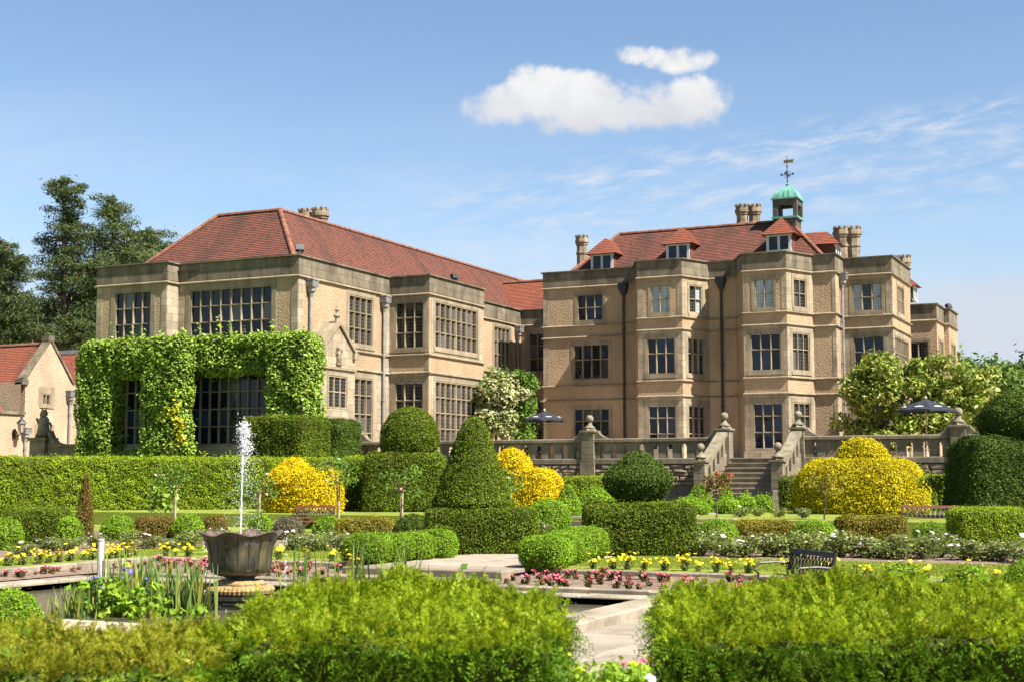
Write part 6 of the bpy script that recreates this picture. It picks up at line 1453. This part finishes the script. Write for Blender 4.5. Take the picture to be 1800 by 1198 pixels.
for k, (x, y) in enumerate(MP):
    if random.random() < .1: continue
    s = mg if random.random() < .55 else mg2; i = 0 if s is mg else 1; at_ = (x + random.gauss(0, .04), y + random.gauss(0, .04), .195); sc = random.uniform(.6, 1.0)
    lb = count_label('a', '%s marigold from the near end of the row along the left kerb') if x < -17.6 else count_label('b', '%s marigold from the left in the row left of the path') if x < -12 else count_label('c', '%s marigold from the left in the row right of the path')
    if first[i]: s.location = at_; s.scale = (sc,) * 3; first[i] = False; s['label'] = lb
    else: copy_tree(s, at_, random.uniform(0, 6.28), sc, lb)
bg_ = thing('begonia', 'pink begonia in the low bed beside the pond', 'begonia', (0, -500, 0), 'pink begonias in the sunken bed'); me, cl = leaf_bush(.2, .15, 26, .04, mat='leaf_begonia', stems=5); inst('foliage', me, bg_, (0, 0, 0))
for dx, dy, dz, s in ((0, 0, .16, .9), (-.06, -.02, .13, .8), (.06, .0, .14, .85), (.0, .06, .15, .7), (.03, -.06, .11, .75)): put(bg_, 'pink', (dx, dy, dz), s)
fb = True
BP = [(x, y) for y in (19.55, 20.0, 20.45, 20.85) for x in np.arange(-17.1 if y > 19.7 else -16.6, -12.8, .21)] + [(x, y) for y in (19.5, 19.95, 20.4, 20.85) for x in np.arange(-9.45, -3.6, .21)] + [(-17.2, y) for y in np.arange(14.6, 19.2, .22)]
for x, y in BP:
    if random.random() < .18: continue
    at_ = (x + random.gauss(0, .06), y + random.gauss(0, .09), .05 + .08 * max(0, (y - 19.1) / 2) - .005); sc = random.uniform(.5, 1.0)
    rw_ = ('front', 'second', 'third', 'back')[min(3, max(0, int(round((y - 19.53) / .44))))]
    lb = count_label('p', '%s pink begonia from the near end of the strip by the left kerb') if (x == -17.2) else count_label(('q', x < -12, rw_), '%s pink begonia from the left in the ' + rw_ + ' row ' + ('left' if x < -12 else 'right') + ' of the path')
    if fb: bg_.location = at_; bg_.scale = (sc,) * 3; fb = False; bg_['label'] = lb
    else: copy_tree(bg_, at_, random.uniform(0, 6.28), sc, lb)
# flowers and wild shoots between the two foreground hedges
for k, (u, v, D, kind) in enumerate(((1140, 1158, 7.3, 'yellow'), (1150, 1150, 7.5, 'yellow'), (1132, 1172, 7.0, 'yellow'), (1110, 1165, 7.1, 'yellow'), (1072, 1168, 7.0, 'yellow'), (995, 1170, 6.9, 'yellow'), (1092, 1165, 7.2, 'pink'), (1126, 1160, 7.4, 'pink'), (1140, 1190, 6.6, 'white'), (1016, 1176, 6.8, 'yellow'))):
    p = atd(u, v, D); lb = {'yellow': ('topmost yellow flower beside the right foreground hedge', 'yellow flower just right of the topmost one by the right hedge', 'lowest yellow flower beside the right foreground hedge', 'yellow flower left of the cluster by the right hedge', 'single yellow flower in the middle of the gap between hedges', 'yellow flower against the middle foreground hedge', '', '', '', 'second yellow flower from the middle foreground hedge')[k], 'pink': 'pink flower among the yellow ones by the right hedge' if k == 6 else 'pink flower close beside the right foreground hedge', 'white': 'single white flower against the right foreground hedge'}[kind]
    t = thing('bedding_flower', lb, 'flower', (p.x, p.y, p.z - .3), 'bedding flowers between the foreground hedges'); MB().tube([(0, 0, -.1), (.01, 0, .3)], .005, 5).build('stem', 'stem_green', t, org=(0, 0, 0)); put(t, kind, (.01, 0, .3), .62)
    Vv, Ff = cloud_leaves([(0, 0, .2, .07, .07, .09)], 22, .045, .5); np_obj('leaf', [(Vv, Ff, 0)], ['leaf_rose'], t)
wl = []
for k in range(30):
    p = atd(random.uniform(1000, 1135), random.uniform(1160, 1200), random.uniform(6.6, 7.2)); wl.append((p.x, p.y, p.z - .05, .07, .07, .08))
Vv, Ff = cloud_leaves(wl, 46, .036, .45, .9, .2); c0_ = atd(1060, 1190, 6.9); o = np_obj('wild_shoots', [(Vv - np.array(c0_), Ff, 0)], ['leaf_water_plant'], None, tuple(c0_)); tag(o, 'tangle of light green shoots between the foreground hedges', 'plants', kind='stuff')

# ================================================================== POND: irises, fountain, post
def blades(n, w, h, spread, bend=.25, wd=.016):
    out = []; 
    for k in range(n):
        a = random.uniform(0, 6.28); x, y = random.gauss(0, spread), random.gauss(0, spread * .6); hh = h * random.uniform(.55, 1.1); bx, by = math.cos(a) * bend * hh * random.random(), math.sin(a) * bend * hh * random.random(); t_ = np.array([math.cos(a + 1.57), math.sin(a + 1.57), 0]) * wd
        p = [np.array([x + bx * f * f, y + by * f * f, hh * f]) for f in (0, .4, .75, 1)]
        out.append([p[0] - t_, p[0] + t_, p[1] + t_ * .95, p[1] - t_ * .95]); out.append([p[1] - t_ * .95, p[1] + t_ * .95, p[2] + t_ * .7, p[2] - t_ * .7]); out.append([p[2] - t_ * .7, p[2] + t_ * .7, p[3] + t_ * .1, p[3] - t_ * .1])
    V = np.array(out).reshape(-1, 3); return V, np.arange(len(V)).reshape(-1, 4)
def iris(label, u, vb, D, w, h, n, fl=None, nf=0, mat='leaf_iris', sp=None):
    p = atd(u, vb, D); t = thing('iris_clump', label, 'iris', (p.x, p.y, -.34), 'water irises in the pond'); hh = h + max(0, p.z + .34)
    Vv, Ff = blades(n, w, hh, w * .33, .3); np_obj('leaf_blades', [(Vv, Ff, 0)], [mat], t)
    for k in range(nf): x, y, z = random.gauss(0, w * .3), random.gauss(0, w * .15), hh * random.uniform(.7, .95); MB().tube([(x * .6, y * .6, 0), (x, y, z)], .006, 4).build('flower_stem', 'stem_green', t, org=(0, 0, 0)); put(t, fl, (x, y, z), .85)
    return t
iris('spiky green irises at the left end of the pond plants', 125, 1075, 18.3, .5, .32, 60)
iris('green irises with violet flowers left of the fountain', 180, 1070, 18.6, .6, .45, 70, 'violet', 6)
iris('leafy irises with violet flowers in the middle of the clump', 228, 1068, 18.6, .6, .55, 70, 'violet', 4)
iris('tall irises with a yellow flower behind the clump', 230, 1040, 20.0, .55, .62, 50, 'yellow', 1)
iris('tall blue green irises left of the fountain base', 285, 1068, 18.8, .6, .66, 100)
iris('yellowing irises against the fountain base', 330, 1072, 18.6, .5, .60, 90)
iris('slender irises right of the fountain base', 540, 1030, 20.0, .6, .55, 40)
iris('slender irises with yellow flowers near the box bushes', 635, 1020, 20.0, .6, .6, 36, 'yellow', 3)
iris('thin irises in front of the path steps', 712, 1010, 19.8, .45, .45, 26)
p = atd(205, 1062, 18.4); cl = [(random.gauss(0, .42), random.gauss(0, .15), random.uniform(.05, .42), .12, .12, .1) for _ in range(34)]; Vv, Ff = cloud_leaves(cl, 16, .11, .7, .6, .3); o = np_obj('water_plant', [(Vv, Ff, 0)], ['leaf_water_plant'], None, (p.x, p.y, -.1)); tag(o, 'broad leaved bright water plant among the violet irises', 'water plant')
# --- fountain
FP = atd(421, 1060, 19.7); FX, FY = FP.x, FP.y; k_ = 19.7 / FPX
fz = lambda v: atd(421, v, 19.7).z
fo = thing('fountain', 'lotus shaped bronze fountain bowl on a round carved base', 'fountain', (FX, FY, -.34)); ZW = -.34; O = (0, 0, 0)
zr, zb_ = fz(936) + .34, fz(1012) + .34; zt0 = fz(1022) + .34; zt1 = fz(1037) + .34; zbase = fz(1062) + .34
LOBES = 6
def bowl_mod(r, z, a, i):
    w = math.cos(a * LOBES + .9); f = max(0, min(1, (z - zb_) / (zr - zb_))); k = f ** 2.2
    return (r * (1 + .065 * k * w - .02 * (1 - abs(w)) * (1 - k)), z + .030 * (f ** 3) * w)
H_ = zr - zb_; prof = [(.20, 0), (.30, .02), (.375, .09), (.415, .20), (.425, .35), (.432, .55), (.45, .72), (.485, .86), (.53, .95), (.56, 1.0)]
outer = [(r, zb_ + H_ * f) for r, f in prof]; inner = [(.545, zr + .012), (.50, zr - .03), (.44, zr - .08), (.30, zr - .10)]
mb = MB(); mb.lathe(outer, O, 84, mod=bowl_mod); mb.f.pop(); mb.m.pop(); bw_ = mb.build('bowl', 'fountain_bronze', fo, smooth=True, org=O)
mb = MB(); mb.lathe([outer[-1]] + inner, O, 84, mod=bowl_mod); mb.f = mb.f[:-2]; mb.m = mb.m[:-2]; mb.build('rim', 'fountain_rim', fo, smooth=True, org=O)
mb = MB()
for q in range(LOBES * 3):      # raised ribs between the petals
    a = 2 * math.pi * (q + .5) / (LOBES * 3) - .9 / LOBES
    pts_ = []
    for r, z in outer[2:8]: rr, zz = bowl_mod(r, z, a, 0); pts_.append((rr * math.cos(a), rr * math.sin(a), zz))
    mb.tube(pts_, .009, 4)
mb.build('petal_ribs', 'wet_bronze', bw_, org=O)
mb = MB(); mb.lathe([(.44, zr - .07), (.2, zr - .055), (.02, zr - .05)], O, 40, mod=lambda r, z, a, i: (r, z + .012 * math.sin(a * 11 + r * 40))); mb.build('water_surface', 'water_white', fo, smooth=True, org=O)
MB().lathe([(.24, zt0 - .02), (.215, zt0 + .03), (.20, zb_ - .02), (.24, zb_ + .02)], O, 28).build('neck', 'wet_bronze', fo, smooth=True, org=O)
mb = MB(); mb.lathe([(.30, zt1 + .06), (.36, zt1 + .09), (.30, zt0 + .03), (.2, zt0 + .04)], O, 40, mod=lambda r, z, a, i: (r * (1 + .05 * math.sin(a * 5)), z)); mb.build('moss_cushion', 'fountain_moss', fo, smooth=True, org=O)
mb = MB(); nR = 48
mb.lathe([(.36, zt1 - .05), (.445, zt1 - .03), (.47, zt1 + .02), (.445, zt1 + .065), (.34, zt1 + .085)], O, 96, mod=lambda r, z, a, i: (r * (1 + .018 * (1 if int(a / (2 * math.pi) * 96 + .5) % 2 else -1) * (1 if i in (1, 2, 3) else 0)), z)); mb.build('gadroon_ring', 'fountain_moss', fo, smooth=False, org=O)
def octa(r): return lambda R_, z, a, i: (R_, z)
MB().lathe([(.50, 0), (.52, .05), (.50, .1), (.50, zt1 - .12), (.53, zt1 - .1), (.53, zt1 - .05), (.38, zt1 - .045)], O, 8).build('pedestal', 'wet_bronze', fo, org=O)
for q in range(8):      # a carved panel on each side of the pedestal
    a = 2 * math.pi * (q + .5) / 8; d = Vector((math.cos(a), math.sin(a), 0)); t_ = Vector((-d.y, d.x, 0)); c = d * (.50 * math.cos(math.pi / 8) + .002); zc_ = zt1 * .5 - .02; mb = MB()
    fr_ = [(x_ * .15, y_ * .105) for x_, y_ in ((-1, -.6), (-.8, -1), (.8, -1), (1, -.6), (1, .6), (.8, 1), (-.8, 1), (-1, .6))]
    P_ = [c + t_ * x_ + Vector((0, 0, zc_ + y_)) for x_, y_ in fr_]; mb.tube(P_ + [P_[0]], .014, 5, caps=False)
    for s_ in range(4): b_ = random.uniform(0, 6.28); mb.sphere(tuple(c + t_ * (.05 * (s_ - 1.5)) + Vector((0, 0, zc_ + .03 * math.sin(b_)))), .028, 6, 4)
    mb.build('carved_panel', 'wet_bronze', fo, org=O)
# --- the jet: a rope of water, its breaking head and the falling spray
jet = thing('water_jet', 'white jet of water rising from the fountain bowl', 'water jet', (FX, FY, zr - .4)); jh = fz(742); j0 = zr - .34 - .06 - (zr - .4); top_ = jh - (zr - .4)
mb = MB(); pts_ = []; rs_ = []
for q in range(30): f = q / 29; z = j0 + (top_ - .06 - j0) * f; pts_.append((.010 * math.sin(q * 1.7) * f + .012 * f, .008 * math.cos(q * 2.1) * f, z)); rs_.append(.006 + .005 * math.sin(q * 2.9) ** 2 + .008 * f)
mb.tube(pts_, rs_, 9); mb.build('water_rope', 'water_white', jet, smooth=True, org=O)
def drops(Pn, s0, s1):
    n = len(Pn); s = rng.uniform(s0, s1, (n, 1, 1)); T0 = np.array([(1, 0, -.5), (-.5, .87, -.5), (-.5, -.87, -.5), (0, 0, 1.3)])[None] * s; V = (Pn[:, None, :] + T0).reshape(-1, 3); b = np.arange(n)[:, None] * 4
    F = np.stack([b + np.array([0, 2, 1]), b + np.array([0, 1, 3]), b + np.array([1, 2, 3]), b + np.array([2, 0, 3])], 1).reshape(-1, 3); return V, F
hd = np.concatenate([rng.normal(size=(420, 3)) * np.array([.035, .035, .075]) + np.array([.02, 0, top_ - .12]), rng.normal(size=(300, 3)) * np.array([.05, .045, .11]) + np.array([.06, 0, top_ - .30]), rng.normal(size=(90, 3)) * np.array([.035, .035, .16]) + np.array([.05, 0, top_ - .48])])
o = np_obj('jet_head', [(*drops(hd, .005, .014), 0)], ['water_white'], jet); o['kind'] = 'stuff'
sp = []
for q in range(900): f = random.random(); z = j0 + (top_ - j0) * (1 - f) * .95; s = .05 + .14 * f; sp.append((random.gauss(.05, s), random.gauss(0, s), z))
o = np_obj('spray', [(*drops(np.array(sp), .003, .008), 0)], ['water_white'], jet); o['kind'] = 'stuff'
# overflow falling from two lips of the bowl
for q, lb in ((0, 'thin stream of water falling from the right lip of the bowl'), (1, 'thin drip of water falling down the left of the bowl')):
    wd = loc(1, 0); x = .62 if q == 0 else -.40; y = 0 if q == 0 else -.43; cf = loc(x, y); t = thing('overflow', lb, 'water', (FX + cf[0], FY + cf[1], -.3), 'overflow streams of the fountain')
    zt_2 = zr - .02 if q == 0 else zr - .08; n_ = 60 if q == 0 else 26; P_ = np.stack([rng.normal(0, .014, n_), rng.normal(0, .014, n_), rng.uniform(.1, zt_2, n_)], 1); o = np_obj('drops', [(*drops(P_, .006, .016), 0)], ['water_white'], t); o['kind'] = 'stuff'
# --- pale post in the bed
p = atd(176, 1018, 22.6); t = thing('marker_post', 'pale grey cylindrical post standing among the irises', 'post', (p.x, p.y, 0)); hz_ = atd(176, 946, 22.6).z
MB().lathe([(.052, -.2), (.052, hz_ - .01), (.045, hz_)], O, 14).build('post_shaft', 'post_grey', t, smooth=False, org=O); MB().lathe([(.056, hz_ - .035), (.056, hz_ - .02)], O, 14).build('post_band', 'lead_pipe', t, org=O)
MB().box(.07, .11, -.02, .02, -.1, hz_ * .55).build('stake', 'stake_wood', t, org=O)

# ================================================================== BENCHES
def bench(label, at, rz, W_=1.45, mat='bench_red', back='bench_red', lattice='iron', lean=.10, group='garden benches'):
    t = thing('bench', label, 'bench', at, group, rz); sh_, bh = .42, .86
    for k in range(5): MB().cbox(-W_ / 2, W_ / 2, -.24 + k * .098, -.16 + k * .098, sh_ - .03, sh_, .008).build('seat_slat', mat, t, org=O)
    def bk(x0, x1, z0, z1, m_, nm, th=.018):
        mb = MB(); y = lambda z: .25 + lean * (z - sh_) / (bh - sh_); mb.hexa([(x0, y(z0) - th, z0), (x1, y(z0) - th, z0), (x1, y(z0) + th, z0), (x0, y(z0) + th, z0), (x0, y(z1) - th, z1), (x1, y(z1) - th, z1), (x1, y(z1) + th, z1), (x0, y(z1) + th, z1)]); return mb.build(nm, m_, t, org=O)
    bk(-W_ / 2, W_ / 2, bh - .07, bh, back, 'top_rail'); bk(-W_ / 2, W_ / 2, sh_ + .06, sh_ + .12, back, 'lower_rail'); bk(-W_ / 2, -W_ / 2 + .06, sh_ + .121, bh - .071, back, 'side_rail'); bk(W_ / 2 - .06, W_ / 2, sh_ + .121, bh - .071, back, 'side_rail')
    mb = MB(); n = 12; y = lambda z: .25 + lean * (z - sh_) / (bh - sh_); z0, z1 = sh_ + .125, bh - .075
    for k in range(n):      # cast lattice of crossing bars with little rings
        x = -W_ / 2 + .06 + (W_ - .12) * k / n; x2 = x + (W_ - .12) / n
        for a, b in ((x, x2), (x2, x)): mb.tube([(a, y(z0), z0), ((a + b) / 2, y((z0 + z1) / 2), (z0 + z1) / 2), (b, y(z1), z1)], .010, 4)
        mb.tube([(x + (x2 - x) / 2 + .035 * math.cos(q * .785), y((z0 + z1) / 2), (z0 + z1) / 2 + .05 * math.sin(q * .785)) for q in range(9)], .008, 4, caps=False)
    mb.build('back_lattice', 'bench_dark', t, org=O)
    for sx in (-1, 1):
        x = sx * (W_ / 2 - .03); mb = MB(); mb.tube([(x, -.30, 0), (x, -.25, .2), (x, -.22, sh_ - .03)], .022, 6); mb.build('leg', 'bench_dark', t, org=O); mb = MB(); mb.tube([(x, .34, 0), (x, .27, .2), (x, .25, sh_), (x, .25 + lean, bh)], .022, 6); mb.build('leg', 'bench_dark', t, org=O)
        mb = MB(); mb.tube([(x, .29, .64), (x, .05, .66), (x, -.2, .65), (x, -.29, .60), (x, -.28, .54), (x, -.23, .5), (x, -.23, .42)], .018, 6); mb.build('armrest', 'bench_dark', t, org=O)
    return t
p = atd(1640, 888, 37.2); bench('large red wooden bench left of the huge dark yew', (p.x, p.y, p.z - .86), PSI + R(-5), 1.5)
p = atd(551, 888, 41.5); bench('small red wooden bench in front of the golden yew near the fountain', (p.x, p.y, p.z - .86), PSI + R(-4), 1.15)
p = atd(1392, 967, 21.0); bench('dark bench with lattice back facing the pond', (p.x, p.y, p.z - .86), R(-50), 1.42, 'bench_dark', 'bench_dark')
